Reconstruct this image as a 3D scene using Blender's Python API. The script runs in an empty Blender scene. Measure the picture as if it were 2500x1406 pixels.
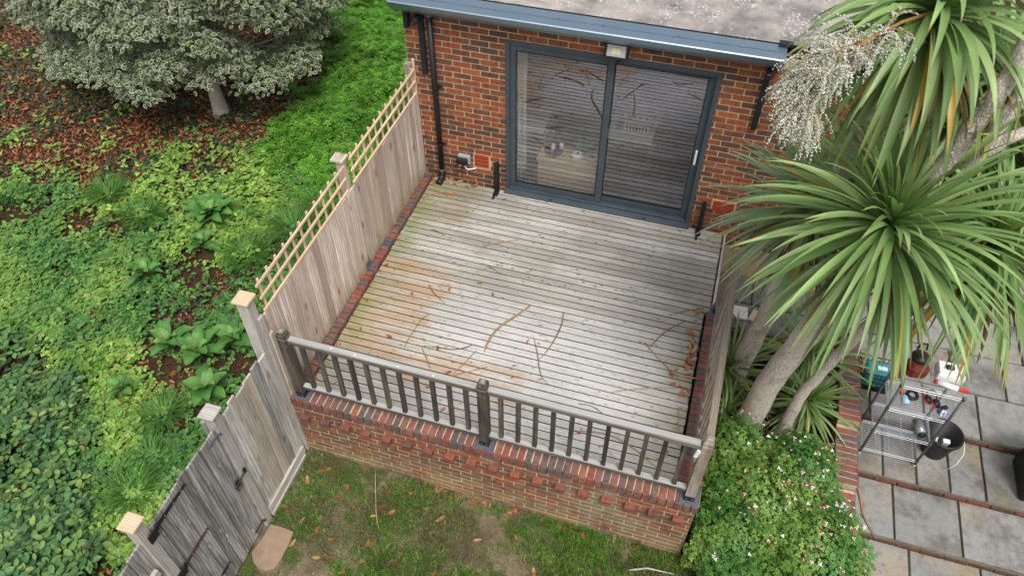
import bpy, bmesh, math, random
import numpy as np
from mathutils import Vector, Matrix
random.seed(7); RNG = np.random.default_rng(11)
scene = bpy.context.scene
COL = scene.collection
D = 3.78                      # y of the house wall face; z = 0 is the deck surface
GZ = -0.95                    # lawn level

# ------------------------------------------------------------------ camera, sky, sun, exposure
cam = bpy.data.cameras.new('camera'); camo = bpy.data.objects.new('camera', cam); COL.objects.link(camo)
cam.sensor_width = 36.0; cam.lens = 26.70; cam.clip_start = 0.05; cam.clip_end = 500
yaw, pitch = math.radians(-16.95), math.radians(47.21)
fw = Vector((math.sin(yaw)*math.cos(pitch), math.cos(yaw)*math.cos(pitch), -math.sin(pitch)))
rt = Vector((math.cos(yaw), -math.sin(yaw), 0)); upv = rt.cross(fw)
M = Matrix((rt, upv, -fw)).transposed().to_4x4(); M.translation = (3.4396, -3.5265, 6.3818)
camo.matrix_world = M
scene.camera = camo

SUN_EL, SUN_AZ = math.radians(60), math.radians(148)     # high, hazy, from behind the camera
w = bpy.data.worlds.new('World'); scene.world = w; w.use_nodes = True
nt = w.node_tree; nt.nodes.clear()
sky = nt.nodes.new('ShaderNodeTexSky'); sky.sky_type = 'NISHITA'; sky.sun_disc = False
sky.sun_elevation = SUN_EL; sky.sun_rotation = SUN_AZ
sky.air_density = 1.0; sky.dust_density = 3.0; sky.ozone_density = 1.0
hs = nt.nodes.new('ShaderNodeHueSaturation'); hs.inputs['Saturation'].default_value = 0.22   # cloud cover greys the sky
bg = nt.nodes.new('ShaderNodeBackground'); bg.inputs['Strength'].default_value = 0.115
wo = nt.nodes.new('ShaderNodeOutputWorld')
nt.links.new(sky.outputs[0], hs.inputs['Color']); nt.links.new(hs.outputs[0], bg.inputs['Color']); nt.links.new(bg.outputs[0], wo.inputs[0])
sl = bpy.data.lights.new('sun', 'SUN'); sl.energy = 1.5; sl.angle = math.radians(20); sl.color = (1.0, 0.97, 0.92)
so = bpy.data.objects.new('sun', sl); COL.objects.link(so)
sd = Vector((math.sin(SUN_AZ)*math.cos(SUN_EL), math.cos(SUN_AZ)*math.cos(SUN_EL), math.sin(SUN_EL)))
so.rotation_euler = (-sd).to_track_quat('-Z', 'Y').to_euler()
scene.view_settings.view_transform = 'Standard'; scene.view_settings.look = 'None'
scene.view_settings.exposure = 0.68; scene.view_settings.gamma = 1.0
try: scene.view_settings.use_curve_mapping = False
except Exception: pass
scene.cycles.max_bounces = 7; scene.cycles.transparent_max_bounces = 12

# ------------------------------------------------------------------ materials
class G:
    def __init__(s, name, rough=.8, spec=.3, metal=0.0):
        s.m = bpy.data.materials.new(name); s.m.use_nodes = True; s.t = s.m.node_tree; s.t.nodes.clear()
        s.o = s.t.nodes.new('ShaderNodeOutputMaterial'); s.b = s.t.nodes.new('ShaderNodeBsdfPrincipled')
        s.b.inputs['Roughness'].default_value = rough; s.b.inputs['Specular IOR Level'].default_value = spec
        s.b.inputs['Metallic'].default_value = metal
        s.t.links.new(s.b.outputs[0], s.o.inputs[0])
    def n(s, typ, ins=None, **pr):
        nd = s.t.nodes.new('ShaderNode'+typ)
        for k, v in pr.items(): setattr(nd, k, v)
        for k, v in (ins or {}).items(): s.set(nd.inputs[k], v)
        return nd
    def set(s, sock, v):
        if isinstance(v, bpy.types.NodeSocket): s.t.links.new(v, sock)
        elif isinstance(v, bpy.types.Node): s.t.links.new(v.outputs[0], sock)
        else:
            if isinstance(v, (tuple, list)) and len(v) == 3 and sock.type == 'RGBA': v = (*v, 1)
            sock.default_value = v
    def math(s, op, a, b=None, c=None, clamp=False):
        nd = s.n('Math', {0: a}, operation=op, use_clamp=clamp)
        if b is not None: s.set(nd.inputs[1], b)
        if c is not None: s.set(nd.inputs[2], c)
        return nd.outputs[0]
    def vm(s, op, a, b):
        nd = s.n('VectorMath', {0: a, 1: b}, operation=op); return nd.outputs[0]
    def mix(s, f, a, b, blend='MIX'):
        nd = s.n('Mix', data_type='RGBA', blend_type=blend); s.set(nd.inputs[0], f); s.set(nd.inputs[6], a); s.set(nd.inputs[7], b)
        return nd.outputs[2]
    def ramp(s, f, stops, interp='LINEAR'):
        nd = s.n('ValToRGB', {0: f}); cr = nd.color_ramp; cr.interpolation = interp
        while len(cr.elements) < len(stops): cr.elements.new(0.5)
        for e, (p, c) in zip(cr.elements, stops): e.position = p; e.color = (*c, 1) if len(c) == 3 else c
        return nd.outputs[0]
    def rng(s, f, a, b, c=0.0, d=1.0):
        return s.n('MapRange', {0: f, 1: a, 2: b, 3: c, 4: d}, interpolation_type='SMOOTHSTEP').outputs[0]
    def noise(s, vec, scale, detail=4, rough=.55, dist=0):
        return s.n('TexNoise', {'Vector': vec, 'Scale': scale, 'Detail': detail, 'Roughness': rough, 'Distortion': dist}).outputs[0]
    def pos(s): return s.n('NewGeometry').outputs['Position']
    def ocoord(s, k=50.0):
        oi = s.n('ObjectInfo'); tc = s.n('TexCoord').outputs['Object']
        r = s.vm('MULTIPLY', s.n('CombineXYZ', {0: oi.outputs['Random'], 1: oi.outputs['Random'], 2: oi.outputs['Random']}).outputs[0], (k, k*1.7, k*.6))
        return s.vm('ADD', tc, r), oi.outputs['Random']
    def mapped(s, vec, sc): return s.vm('MULTIPLY', vec, sc)
    def bump(s, h, strength=.3, dist=.004):
        nd = s.n('Bump', {'Strength': strength, 'Distance': dist, 'Height': h}); s.t.links.new(nd.outputs[0], s.b.inputs['Normal'])
    def col(s, c): s.set(s.b.inputs['Base Color'], c)

def plain(name, c, rough=.6, spec=.3, metal=0, var=.12, sc=14):
    g = G(name, rough, spec, metal)
    v, r = g.ocoord()
    f = g.noise(v, sc, 5)
    lo = tuple(x*(1-var) for x in c); hi = tuple(min(1, x*(1+var)) for x in c)
    g.col(g.ramp(f, [(.3, lo), (.7, hi)])); g.bump(f, .15, .002)
    return g.m

def wood(name, light, mid, dark, knot=(.12, .08, .055), gs=1.0, rvar=.25, rough=.85, extra=None, knots=True, tint=None, ks=(2.6, 7.5, 7.5), top=None, hue=.0):
    """weathered plank: grain runs along local X"""
    g = G(name, rough, .2)
    v, r = g.ocoord()
    wv = g.n('TexWave', {'Vector': g.mapped(v, (.22, 1, 1)), 'Scale': 14*gs, 'Distortion': 7.0, 'Detail': 3, 'Detail Scale': .9, 'Detail Roughness': .6}, bands_direction='Y').outputs[1]
    fine = g.noise(g.mapped(v, (1.6, 60*gs, 60*gs)), 2.2, 5, .6)
    streak = g.noise(g.mapped(v, (.9, 14*gs, 14*gs)), 1.6, 4, .6)
    patch = g.noise(g.mapped(v, (1.6, 5, 5)), 1.3, 3)
    c = g.mix(g.rng(streak, .35, .65), light, mid)
    c = g.mix(g.math('MULTIPLY', g.rng(wv, .45, .95), .40), c, dark)
    c = g.mix(g.math('MULTIPLY', g.rng(fine, .52, .72), .55), c, dark)
    c = g.mix(g.math('MULTIPLY', g.rng(patch, .5, .75), .35), c, tint or mid)
    if knots:
        vo = g.n('TexVoronoi', {'Vector': g.mapped(v, ks), 'Scale': 1.0, 'Randomness': 1.0}).outputs['Distance']
        c = g.mix(g.math('MULTIPLY', g.rng(vo, .26, .12), .55), c, tint or mid)
        c = g.mix(g.math('MULTIPLY', g.rng(vo, .17, .08), .9), c, knot)
    r2 = g.math('FRACT', g.math('MULTIPLY', r, 7.31)); c = g.mix(g.math('MULTIPLY', g.rng(r2, .35, 1.0), hue), c, tint or mid)
    vr = g.math('MULTIPLY_ADD', r, rvar*2, 1-rvar)
    c = g.mix(1.0, c, g.n('CombineColor', {0: vr, 1: vr, 2: vr}).outputs[0], 'MULTIPLY')
    if top:      # upper faces paler: weathered bleaching, and light from above put into the colour
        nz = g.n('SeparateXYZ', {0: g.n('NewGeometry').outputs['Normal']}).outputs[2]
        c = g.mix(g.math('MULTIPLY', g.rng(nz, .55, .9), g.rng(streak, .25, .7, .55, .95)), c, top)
    if extra: c = extra(g, c)
    g.col(c)
    g.bump(g.math('ADD', fine, g.math('MULTIPLY', wv, .6)), .45, .003)
    return g.m

def boxmask(g, P, x0, x1, y0, y1, e=.05):
    sx = g.n('SeparateXYZ', {0: P})
    a = g.math('MULTIPLY', g.rng(sx.outputs[0], x0-e, x0+e), g.rng(sx.outputs[0], x1+e, x1-e))
    b = g.math('MULTIPLY', g.rng(sx.outputs[1], y0-e, y0+e), g.rng(sx.outputs[1], y1+e, y1-e))
    return g.math('MULTIPLY', a, b)

def deck_extra(g, c):
    P = g.pos(); wob = g.noise(P, 3.0, 4)
    nz = g.n('SeparateXYZ', {0: g.n('NewGeometry').outputs['Normal']}).outputs[2]
    off = g.n('CombineXYZ', {0: g.math('MULTIPLY_ADD', wob, .5, -.25), 1: g.math('MULTIPLY_ADD', g.noise(P, 2.1, 3), .3, -.15), 2: 0.0}).outputs[0]
    Q = g.vm('ADD', P, off)
    # grime blotches and clean bleached areas
    big = g.noise(g.mapped(P, (.7, 1.2, 1)), 1.3, 5, .6)
    c = g.mix(g.math('MULTIPLY', g.rng(big, .44, .64), .6), c, (.25, .24, .20))
    clean = g.math('MULTIPLY', boxmask(g, Q, 1.1, 3.4, .25, 1.9, .5), .5)
    c = g.mix(clean, c, (.68, .67, .655))
    # brown water stains, green algae by the fence
    st = g.math('MAXIMUM', boxmask(g, Q, .05, 1.0, .75, 2.2, .07), boxmask(g, Q, .9, 2.25, .55, 1.0, .07))
    st = g.math('MULTIPLY', st, g.rng(g.noise(g.mapped(P, (1, 4, 1)), 1.6, 3), .3, .6))
    c = g.mix(g.math('MULTIPLY', st, .62), c, (.43, .25, .115))
    st0 = boxmask(g, Q, .12, .85, 2.9, 3.75, .12)
    c = g.mix(g.math('MULTIPLY', st0, .5), c, (.22, .17, .07))
    x = g.n('SeparateXYZ', {0: P}).outputs[0]
    al = g.math('MULTIPLY', g.rng(x, .62, .12), g.rng(g.noise(g.mapped(P, (1.5, 4, 1)), 1.4, 4), .4, .62))
    c = g.mix(g.math('MULTIPLY', al, .75), c, (.20, .24, .06))
    al2 = g.math('MULTIPLY', g.rng(x, 3.3, 3.9), g.rng(g.noise(P, 2.2, 4), .42, .65))
    c = g.mix(g.math('MULTIPLY', al2, .4), c, (.30, .29, .14))
    sp = g.noise(P, 34, 3, .7); sp2 = g.noise(P, 2.3, 3)
    spk = g.math('MULTIPLY', g.rng(sp, .60, .70), g.rng(sp2, .45, .62))
    c = g.mix(g.math('MULTIPLY', spk, .75), c, (.10, .09, .075))
    mot = g.noise(g.mapped(P, (9, 40, 1)), 1.0, 4, .65); c = g.mix(g.math('MULTIPLY', g.rng(mot, .52, .70), .45), c, (.20, .19, .165))
    fv = g.n('TexVoronoi', {'Vector': g.mapped(P, (8, 17, 1)), 'Scale': 1.0}).outputs['Distance']
    fk = g.math('MULTIPLY', g.rng(fv, .20, .10), g.rng(g.noise(P, 7.0, 3), .42, .56)); c = g.mix(g.math('MULTIPLY', fk, .8), c, (.11, .095, .075))
    return g.mix(g.rng(nz, .6, .1), c, (.035, .03, .024))      # dirt packed between the boards

def fence_foot(g, c):
    P = g.pos(); z = g.n('SeparateXYZ', {0: P}).outputs[2]
    m = g.math('MULTIPLY', g.rng(z, .42, .02), g.rng(g.noise(P, 3.5, 3), .3, .6))
    return g.mix(g.math('MULTIPLY', m, .6), c, (.26, .24, .07))

MW_deck = wood('weathered_deck_timber', (.56, .54, .495), (.42, .40, .36), (.18, .165, .14), knot=(.10, .085, .07), rvar=.2, extra=deck_extra, hue=.3, tint=(.36, .33, .27), ks=(6.5, 12, 12))
MW_fence = wood('whitewashed_fence_timber', (.74, .67, .60), (.56, .46, .385), (.25, .155, .10), knot=(.30, .10, .045), rvar=.2, extra=fence_foot, tint=(.40, .28, .20), gs=.6, hue=.5)
MW_panel = wood('grey_streaked_panel_timber', (.60, .60, .575), (.36, .345, .315), (.13, .125, .115), knot=(.34, .20, .13), rvar=.3, tint=(.33, .25, .17), gs=.6, hue=.6)
MW_gate = wood('dark_grey_gate_timber', (.43, .415, .395), (.21, .198, .185), (.06, .055, .05), knot=(.45, .43, .41), rvar=.25, tint=(.11, .085, .07), gs=.7)
MW_post = wood('bleached_post_timber', (.55, .52, .48), (.43, .40, .36), (.22, .19, .16), knot=(.35, .16, .10), rvar=.1)
MW_cap = wood('fresh_cap_timber', (.72, .56, .38), (.66, .50, .33), (.50, .34, .20), rvar=.06, rough=.7, knots=False)
MW_lath = wood('fresh_trellis_timber', (.74, .57, .41), (.66, .47, .31), (.50, .31, .17), rvar=.1, rough=.7, knots=False)
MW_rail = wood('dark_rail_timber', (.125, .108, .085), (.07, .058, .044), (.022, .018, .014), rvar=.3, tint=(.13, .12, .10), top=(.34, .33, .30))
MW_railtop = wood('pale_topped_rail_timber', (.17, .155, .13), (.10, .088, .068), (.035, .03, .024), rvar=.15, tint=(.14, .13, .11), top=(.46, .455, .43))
MW_siderail = wood('brown_side_rail_timber', (.36, .31, .25), (.26, .215, .165), (.12, .09, .065), rvar=.14)

def brickmat(name, stops, attr=False, stain=None, spots=.4, rough=.88):
    g = G(name, rough, .2)
    P = g.pos()
    if attr: r = g.n('Attribute', attribute_name='Col').outputs['Color']; r = g.n('SeparateColor', {0: r}).outputs[0]
    else: r = g.n('ObjectInfo').outputs['Random']
    c = g.ramp(r, stops)
    f = g.noise(g.mapped(P, (22, 22, 9)), 1.0, 5, .65)
    c = g.mix(g.rng(f, .45, .75), c, g.mix(1.0, c, (.50, .46, .46), 'MULTIPLY'))
    f2 = g.noise(P, 95, 3, .7)
    c = g.mix(g.math('MULTIPLY', g.rng(f2, .58, .72), spots), c, (.06, .045, .045))
    if stain: c = stain(g, c, P)
    g.col(c); g.bump(g.math('ADD', f, g.math('MULTIPLY', f2, .5)), .4, .004)
    return g.m
HOUSE = [(0, (.24, .075, .042)), (.16, (.32, .10, .045)), (.32, (.17, .078, .052)), (.5, (.115, .062, .048)), (.66, (.155, .075, .052)), (.82, (.29, .085, .042)), (.92, (.35, .12, .05)), (1, (.095, .056, .046))]
FRONT = [(0, (.27, .10, .065)), (.2, (.20, .10, .06)), (.4, (.15, .105, .075)), (.6, (.24, .12, .07)), (.8, (.17, .085, .06)), (1, (.32, .12, .055))]
COPE = [(0, (.30, .085, .06)), (.25, (.20, .10, .085)), (.45, (.145, .105, .105)), (.65, (.31, .12, .085)), (.82, (.17, .125, .10)), (1, (.10, .09, .10))]
def limey(g, c, P):
    s = g.n('SeparateXYZ', {0: P})
    m = g.math('MULTIPLY', g.rng(s.outputs[2], -.35, -.95), g.rng(g.noise(P, 2.2, 4), .35, .62))
    c = g.mix(g.math('MULTIPLY', m, .6), c, (.36, .29, .14))
    m2 = g.rng(g.noise(g.mapped(P, (1, 1, .6)), 1.7, 5), .52, .70)
    c = g.mix(g.math('MULTIPLY', m2, .7), c, (.27, .23, .15))
    m3 = g.rng(g.noise(P, 6.0, 4), .60, .72)
    return g.mix(g.math('MULTIPLY', m3, .55), c, (.42, .17, .07))
MB_house = brickmat('house_brick', HOUSE); MB_house_a = brickmat('house_brick_field', HOUSE, True)
MB_front = brickmat('weathered_brick', FRONT, stain=limey); MB_front_a = brickmat('weathered_brick_field', FRONT, True, limey)
MB_riser = brickmat('riser_brick_clay', [(0, (.14, .055, .04)), (.4, (.10, .055, .045)), (.7, (.18, .065, .045)), (1, (.08, .055, .05))], spots=.6)
MB_proj = brickmat('red_projecting_brick', [(0, (.26, .085, .06)), (.4, (.21, .085, .065)), (.7, (.30, .10, .06)), (1, (.16, .08, .07))])
MB_cope = brickmat('coping_brick_clay', COPE, spots=.65)
def mortarmat(name, a, b, sc=30):
    g = G(name, .95, .1); P = g.pos(); f = g.noise(P, sc, 5, .65); h = g.noise(P, 3, 3)
    c = g.ramp(f, [(.3, a), (.7, b)]); c = g.mix(g.math('MULTIPLY', g.rng(h, .5, .7), .35), c, tuple(x*.55 for x in a))
    g.col(c); g.bump(f, .5, .004); return g.m
MM_house = mortarmat('sand_mortar', (.50, .37, .21), (.64, .50, .31))
MM_front = mortarmat('yellow_mortar', (.44, .36, .22), (.58, .49, .33))
MM_edge = mortarmat('dark_bedding_mortar', (.10, .085, .07), (.2, .17, .13))

def leafmat(name, rough=.5, trans=.14, var=.3, sc=9, spec=.35):
    g = G(name, rough, spec)
    c = g.n('Attribute', attribute_name='Col').outputs['Color']
    f = g.noise(g.pos(), sc, 3)
    c = g.mix(1.0, c, g.ramp(f, [(.3, (1-var,)*3), (.7, (1+var,)*3)]), 'MULTIPLY')
    g.col(c)
    if trans:
        tr = g.n('BsdfTranslucent'); g.set(tr.inputs[0], g.mix(1.0, c, (1.3, 1.35, .7), 'MULTIPLY'))
        mx = g.n('MixShader', {0: trans}); g.t.links.new(g.b.outputs[0], mx.inputs[1]); g.t.links.new(tr.outputs[0], mx.inputs[2])
        g.t.links.new(mx.outputs[0], g.o.inputs[0])
    return g.m
ML_soft = leafmat('soft_foliage'); ML_holly = leafmat('glossy_variegated_foliage', .42, .1, .15, spec=.4)
ML_strap = leafmat('strap_foliage', .42, .18, .14, 5, spec=.45); ML_dry = leafmat('dry_leaf', .75, .12, .2, 20, spec=.2)
ML_grass = leafmat('grass_blade', .55, .18, .3, 6)

g = G('soil_and_litter', .95, .1); P = g.pos()
f = g.noise(P, 28, 6, .7); h = g.noise(P, 2.2, 4)
c = g.ramp(f, [(.28, (.02, .013, .009)), (.5, (.055, .032, .019)), (.68, (.13, .065, .034)), (.8, (.10, .075, .04))])
c = g.mix(g.math('MULTIPLY', g.rng(h, .45, .65), .55), c, (.05, .06, .022))
g.col(c); g.bump(f, .9, .03); M_soil = g.m
g = G('lawn_soil', .95, .1); P = g.pos(); f = g.noise(P, 40, 6, .7); h = g.noise(P, 1.8, 4)
c = g.mix(g.rng(h, .4, .62), g.ramp(f, [(.3, (.06, .048, .028)), (.7, (.15, .115, .07))]), g.ramp(f, [(.3, (.17, .13, .085)), (.7, (.30, .235, .155))]))
c = g.mix(g.math('MULTIPLY', g.rng(g.noise(P, 3.7, 4), .47, .6), .8), c, g.ramp(f, [(.3, (.02, .045, .006)), (.7, (.06, .12, .016))]))
g.col(c); g.bump(f, .9, .02); M_lawn = g.m
def stone(name, a, b, dirt=(.07, .065, .05), warm=(.42, .34, .22)):
    g = G(name, .85, .25); P = g.pos(); v, r = g.ocoord()
    f = g.noise(P, 26, 6, .7); h = g.noise(v, 2.6, 5, .6); k = g.noise(v, 1.3, 3)
    c = g.ramp(f, [(.3, a), (.7, b)]); c = g.mix(g.math('MULTIPLY', g.rng(h, .46, .66), .65), c, dirt)
    c = g.mix(g.math('MULTIPLY', g.rng(k, .5, .68), .5), c, warm)
    m_ = g.noise(P, 13, 5, .7); c = g.mix(g.math('MULTIPLY', g.rng(m_, .5, .68), .5), c, dirt)
    sp = g.noise(P, 120, 2, .7); c = g.mix(g.math('MULTIPLY', g.rng(sp, .62, .72), .5), c, dirt)
    vr = g.math('MULTIPLY_ADD', r, .3, .85); c = g.mix(1.0, c, g.n('CombineColor', {0: vr, 1: vr, 2: vr}).outputs[0], 'MULTIPLY')
    g.col(c); g.bump(f, .4, .004); return g.m
M_slab = stone('paving_stone', (.20, .197, .185), (.31, .305, .29))
M_step = stone('step_concrete', (.27, .19, .13), (.38, .275, .19), dirt=(.2, .14, .09), warm=(.36, .25, .16))
M_joint = mortarmat('paving_joint', (.11, .095, .06), (.19, .165, .11))
g = G('lichen_roof', .9, .15); P = g.pos()
f = g.noise(P, 9, 6, .7); h = g.noise(P, 1.6, 4)
c = g.ramp(f, [(.3, (.13, .12, .115)), (.7, (.30, .28, .265))]); c = g.mix(g.rng(h, .38, .62), c, g.ramp(f, [(.3, (.30, .26, .23)), (.7, (.46, .42, .38))]))
vo = g.n('TexVoronoi', {'Vector': P, 'Scale': 26.0}).outputs['Distance']
lm = g.math('MULTIPLY', g.rng(vo, .36, .2), g.rng(g.noise(P, 5.0, 4), .5, .58))
c = g.mix(lm, c, (.62, .62, .58)); g.col(c); g.bump(f, .5, .006); M_roof = g.m
g = G('blue_grey_aluminium', .42, .5, .9); f = g.noise(g.pos(), 5, 4); g.col(g.ramp(f, [(.3, (.29, .39, .48)), (.7, (.33, .43, .52))])); M_gutter = g.m
g = G('grey_frame_paint', .4, .45); f = g.noise(g.pos(), 6, 5); g.col(g.ramp(f, [(.3, (.045, .062, .075)), (.7, (.06, .08, .095))])); M_frame = g.m
M_black = plain('black_plastic', (.012, .012, .013), .45, .4); M_blackmetal = plain('black_painted_steel', (.014, .016, .02), .5, .4)
M_plate = plain('galvanised_plate', (.13, .145, .18), .5, .4, .3); M_white = plain('white_plastic', (.78, .78, .76), .45, .35, var=.05)
M_chrome = plain('chromed_wire', (.62, .63, .64), .3, .5, .85, var=.06); M_dgrey = plain('grey_steel_tube', (.16, .165, .17), .35, .5, .7)
M_rust = plain('rusty_iron', (.09, .045, .03), .8, .2, var=.4, sc=40); M_terra = plain('red_terracotta', (.42, .075, .035), .85, .2, var=.2, sc=40)
M_dark = plain('dark_hole', (.01, .008, .008), .9, .1); M_red = plain('red_plastic', (.55, .02, .02), .4, .4)
M_maroon = plain('maroon_canvas', (.16, .03, .022), .8, .2, var=.2); M_grey = plain('grey_plastic', (.32, .34, .36), .5, .35)
M_blue = plain('blue_tinted_plastic', (.35, .55, .72), .3, .45); M_deepblue = plain('blue_print', (.03, .12, .40), .45, .35); M_teal = plain('teal_fabric', (.05, .26, .30), .7, .25)
M_green = plain('green_print', (.08, .35, .07), .5, .3); M_steel = plain('brushed_flask', (.27, .30, .30), .35, .5, .4)
M_curtain = plain('white_curtain_cloth', (.62, .63, .58), .9, .15, var=.2, sc=60); M_wicker = plain('pale_wicker', (.50, .37, .20), .8, .2, var=.3, sc=50)
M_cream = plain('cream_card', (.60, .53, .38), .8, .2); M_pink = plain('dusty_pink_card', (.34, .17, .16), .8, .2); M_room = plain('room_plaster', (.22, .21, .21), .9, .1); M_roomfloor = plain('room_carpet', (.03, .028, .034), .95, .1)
g = G('stripe_cushion_cloth', .9, .1); wv = g.n('TexWave', {'Vector': g.n('TexCoord').outputs['Object'], 'Scale': 5.0, 'Distortion': 1.5}, bands_direction='Z').outputs[0]
g.col(g.ramp(wv, [(.4, (.5, .49, .46)), (.6, (.25, .17, .17))])); M_stripe = g.m
g = G('lens_glass', .15, .6); g.col((.40, .40, .39)); M_lens = g.m
M_led = plain('led_panel', (.62, .60, .40), .4, .4)
g = G('door_glass', .02, .5)
lw = g.n('LayerWeight', {'Blend': .5}); fr = g.n('Math', {0: g.math('POWER', lw.outputs['Facing'], 4.0), 1: .8, 2: .185}, operation='MULTIPLY_ADD'); gl = g.n('BsdfGlossy', {'Color': (.90, .90, 1.0, 1), 'Roughness': .004}); tp = g.n('BsdfTransparent', {'Color': (.88, .90, .90, 1)})
mx = g.n('MixShader', {0: fr.outputs[0]}); g.t.links.new(tp.outputs[0], mx.inputs[1]); g.t.links.new(gl.outputs[0], mx.inputs[2]); g.t.links.new(mx.outputs[0], g.o.inputs[0]); M_glass = g.m
def barkmat(name, a, b, ring=0):
    g = G(name, .92, .15); P = g.pos()
    f = g.noise(g.mapped(P, (1, 1, .5)), 38, 5, .75); h = g.noise(P, 6, 4)
    vo = g.n('TexVoronoi', {'Vector': g.mapped(P, (1, 1, .45)), 'Scale': 62.0}, feature='DISTANCE_TO_EDGE').outputs['Distance']
    c = g.ramp(f, [(.3, a), (.68, b)]); c = g.mix(g.math('MULTIPLY', g.rng(vo, .12, .02), .5), c, tuple(x*.35 for x in a))
    c = g.mix(g.math('MULTIPLY', g.rng(h, .52, .7), .4), c, tuple(x*.5 for x in a))
    g.col(c); g.bump(g.math('ADD', vo, f), .8, .012); return g.m
M_bark = barkmat('cork_bark', (.46, .385, .325), (.78, .70, .61)); M_bark2 = barkmat('smooth_grey_bark', (.42, .37, .30), (.60, .54, .45)); M_stem = plain('brown_stem', (.10, .065, .035), .9, .1)

# ------------------------------------------------------------------ geometry helpers
WM = {}
def place(o, parent=None, mw=None):
    mw = mw or Matrix.Identity(4); COL.objects.link(o)
    if parent: o.parent = parent; o.matrix_parent_inverse = WM[parent.name].inverted()
    o.matrix_basis = mw; WM[o.name] = mw
    return o
def tag(o, label=None, cat=None, group=None, kind=None):
    for k, v in (('label', label), ('category', cat), ('group', group), ('kind', kind)):
        if v: o[k] = v
    return o
def thing(name, label, cat, loc, group=None):
    o = bpy.data.objects.new(name, None); o.empty_display_size = .05
    return tag(place(o, None, Matrix.Translation(loc)), label, cat, group)
def mesh_obj(name, me, mat, parent=None, mw=None, smooth=False):
    if mat is not None and not me.materials: me.materials.append(mat)
    if smooth: me.shade_smooth()
    return place(bpy.data.objects.new(name, me), parent, mw)
class MB:
    def __init__(s): s.v = []; s.f = []; s.c = []; s.col = None
    def add(s, vs, fs, col=None):
        o = len(s.v); s.v += [tuple(p) for p in vs]; s.f += [tuple(i+o for i in q) for q in fs]; s.c += [col or (1, 1, 1)]*len(vs)
    def box(s, c, d, R=None, col=None):
        hx, hy, hz = d[0]/2, d[1]/2, d[2]/2
        vs = [Vector((a*hx, b*hy, e*hz)) for e in (-1, 1) for b in (-1, 1) for a in (-1, 1)]
        if R is not None: vs = [R @ p for p in vs]
        s.add([p+Vector(c) for p in vs], [(0, 2, 3, 1), (4, 5, 7, 6), (0, 1, 5, 4), (2, 6, 7, 3), (0, 4, 6, 2), (1, 3, 7, 5)], col)
    def tube(s, pts, rad, n=8, caps=True, col=None):
        pts = [Vector(p) for p in pts]; rad = rad if isinstance(rad, (list, tuple)) else [rad]*len(pts)
        rings = []; prev = None
        for i, p in enumerate(pts):
            t = (pts[min(i+1, len(pts)-1)]-pts[max(i-1, 0)]).normalized()
            if prev is None: a = t.orthogonal().normalized()
            else:
                a = prev-t*prev.dot(t); a = a.normalized() if a.length > 1e-6 else t.orthogonal().normalized()
            prev = a; b = t.cross(a)
            rings.append([p+(a*math.cos(2*math.pi*k/n)+b*math.sin(2*math.pi*k/n))*rad[i] for k in range(n)])
        vs = [q for r in rings for q in r]; fs = []
        for i in range(len(rings)-1):
            for k in range(n): fs.append((i*n+k, i*n+(k+1) % n, (i+1)*n+(k+1) % n, (i+1)*n+k))
        if caps: fs.append(tuple(range(n-1, -1, -1))); fs.append(tuple((len(rings)-1)*n+k for k in range(n)))
        s.add(vs, fs, col)
    def lathe(s, c, prof, n=20, R=None, col=None):
        vs = []; fs = []
        for r, z in prof:
            for k in range(n):
                p = Vector((r*math.cos(2*math.pi*k/n), r*math.sin(2*math.pi*k/n), z)); vs.append((R @ p if R is not None else p)+Vector(c))
        for i in range(len(prof)-1):
            for k in range(n): fs.append((i*n+k, i*n+(k+1) % n, (i+1)*n+(k+1) % n, (i+1)*n+k))
        fs.append(tuple(range(n-1, -1, -1))); fs.append(tuple((len(prof)-1)*n+k for k in range(n)))
        s.add(vs, fs, col)
    def mesh(s, name='mesh', color=False, bevel=0):
        me = bpy.data.meshes.new(name); me.from_pydata(s.v, [], s.f); me.update()
        if bevel:
            bm = bmesh.new(); bm.from_mesh(me); bmesh.ops.bevel(bm, geom=list(bm.edges), offset=bevel, segments=1, affect='EDGES', clamp_overlap=True); bm.to_mesh(me); bm.free()
        if color:
            a = me.color_attributes.new('Col', 'FLOAT_COLOR', 'POINT'); a.data.foreach_set('color', np.array([(*c, 1) for c in s.c], 'f').ravel())
        return me
    def build(s, name, mat, parent=None, smooth=False, color=False, bevel=0):
        return mesh_obj(name, s.mesh(name, color, bevel), mat, parent, None, smooth)
_bx = {}
def boxmesh(d, bevel, mat, jit=0, key=0):
    k = (tuple(round(x, 4) for x in d), bevel, mat.name, key)
    if k not in _bx:
        me = bpy.data.meshes.new('piece'); bm = bmesh.new(); bmesh.ops.create_cube(bm, size=1)
        for v in bm.verts: v.co = Vector((v.co.x*d[0], v.co.y*d[1], v.co.z*d[2]))
        if bevel: bmesh.ops.bevel(bm, geom=list(bm.edges), offset=bevel, segments=1, affect='EDGES')
        if jit:
            for v in bm.verts: v.co += Vector([random.uniform(-jit, jit) for _ in range(3)])
        bm.to_mesh(me); bm.free(); me.materials.append(mat); _bx[k] = me
    return _bx[k]
def plank(name, mat, parent, p0, p1, w, t, side=(0, 1, 0), bevel=.003, roll=0):
    """box from p0 to p1: grain along its length (local X), width along `side` (local Y)"""
    p0, p1 = Vector(p0), Vector(p1); x = (p1-p0).normalized(); y = Vector(side); y = (y-x*y.dot(x)).normalized(); z = x.cross(y)
    if roll: q = Matrix.Rotation(roll, 3, x); y = q @ y; z = q @ z
    mw = Matrix((x, y, z)).transposed().to_4x4(); mw.translation = (p0+p1)/2
    return place(bpy.data.objects.new(name, boxmesh(((p1-p0).length, w, t), bevel, mat)), parent, mw)
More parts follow.
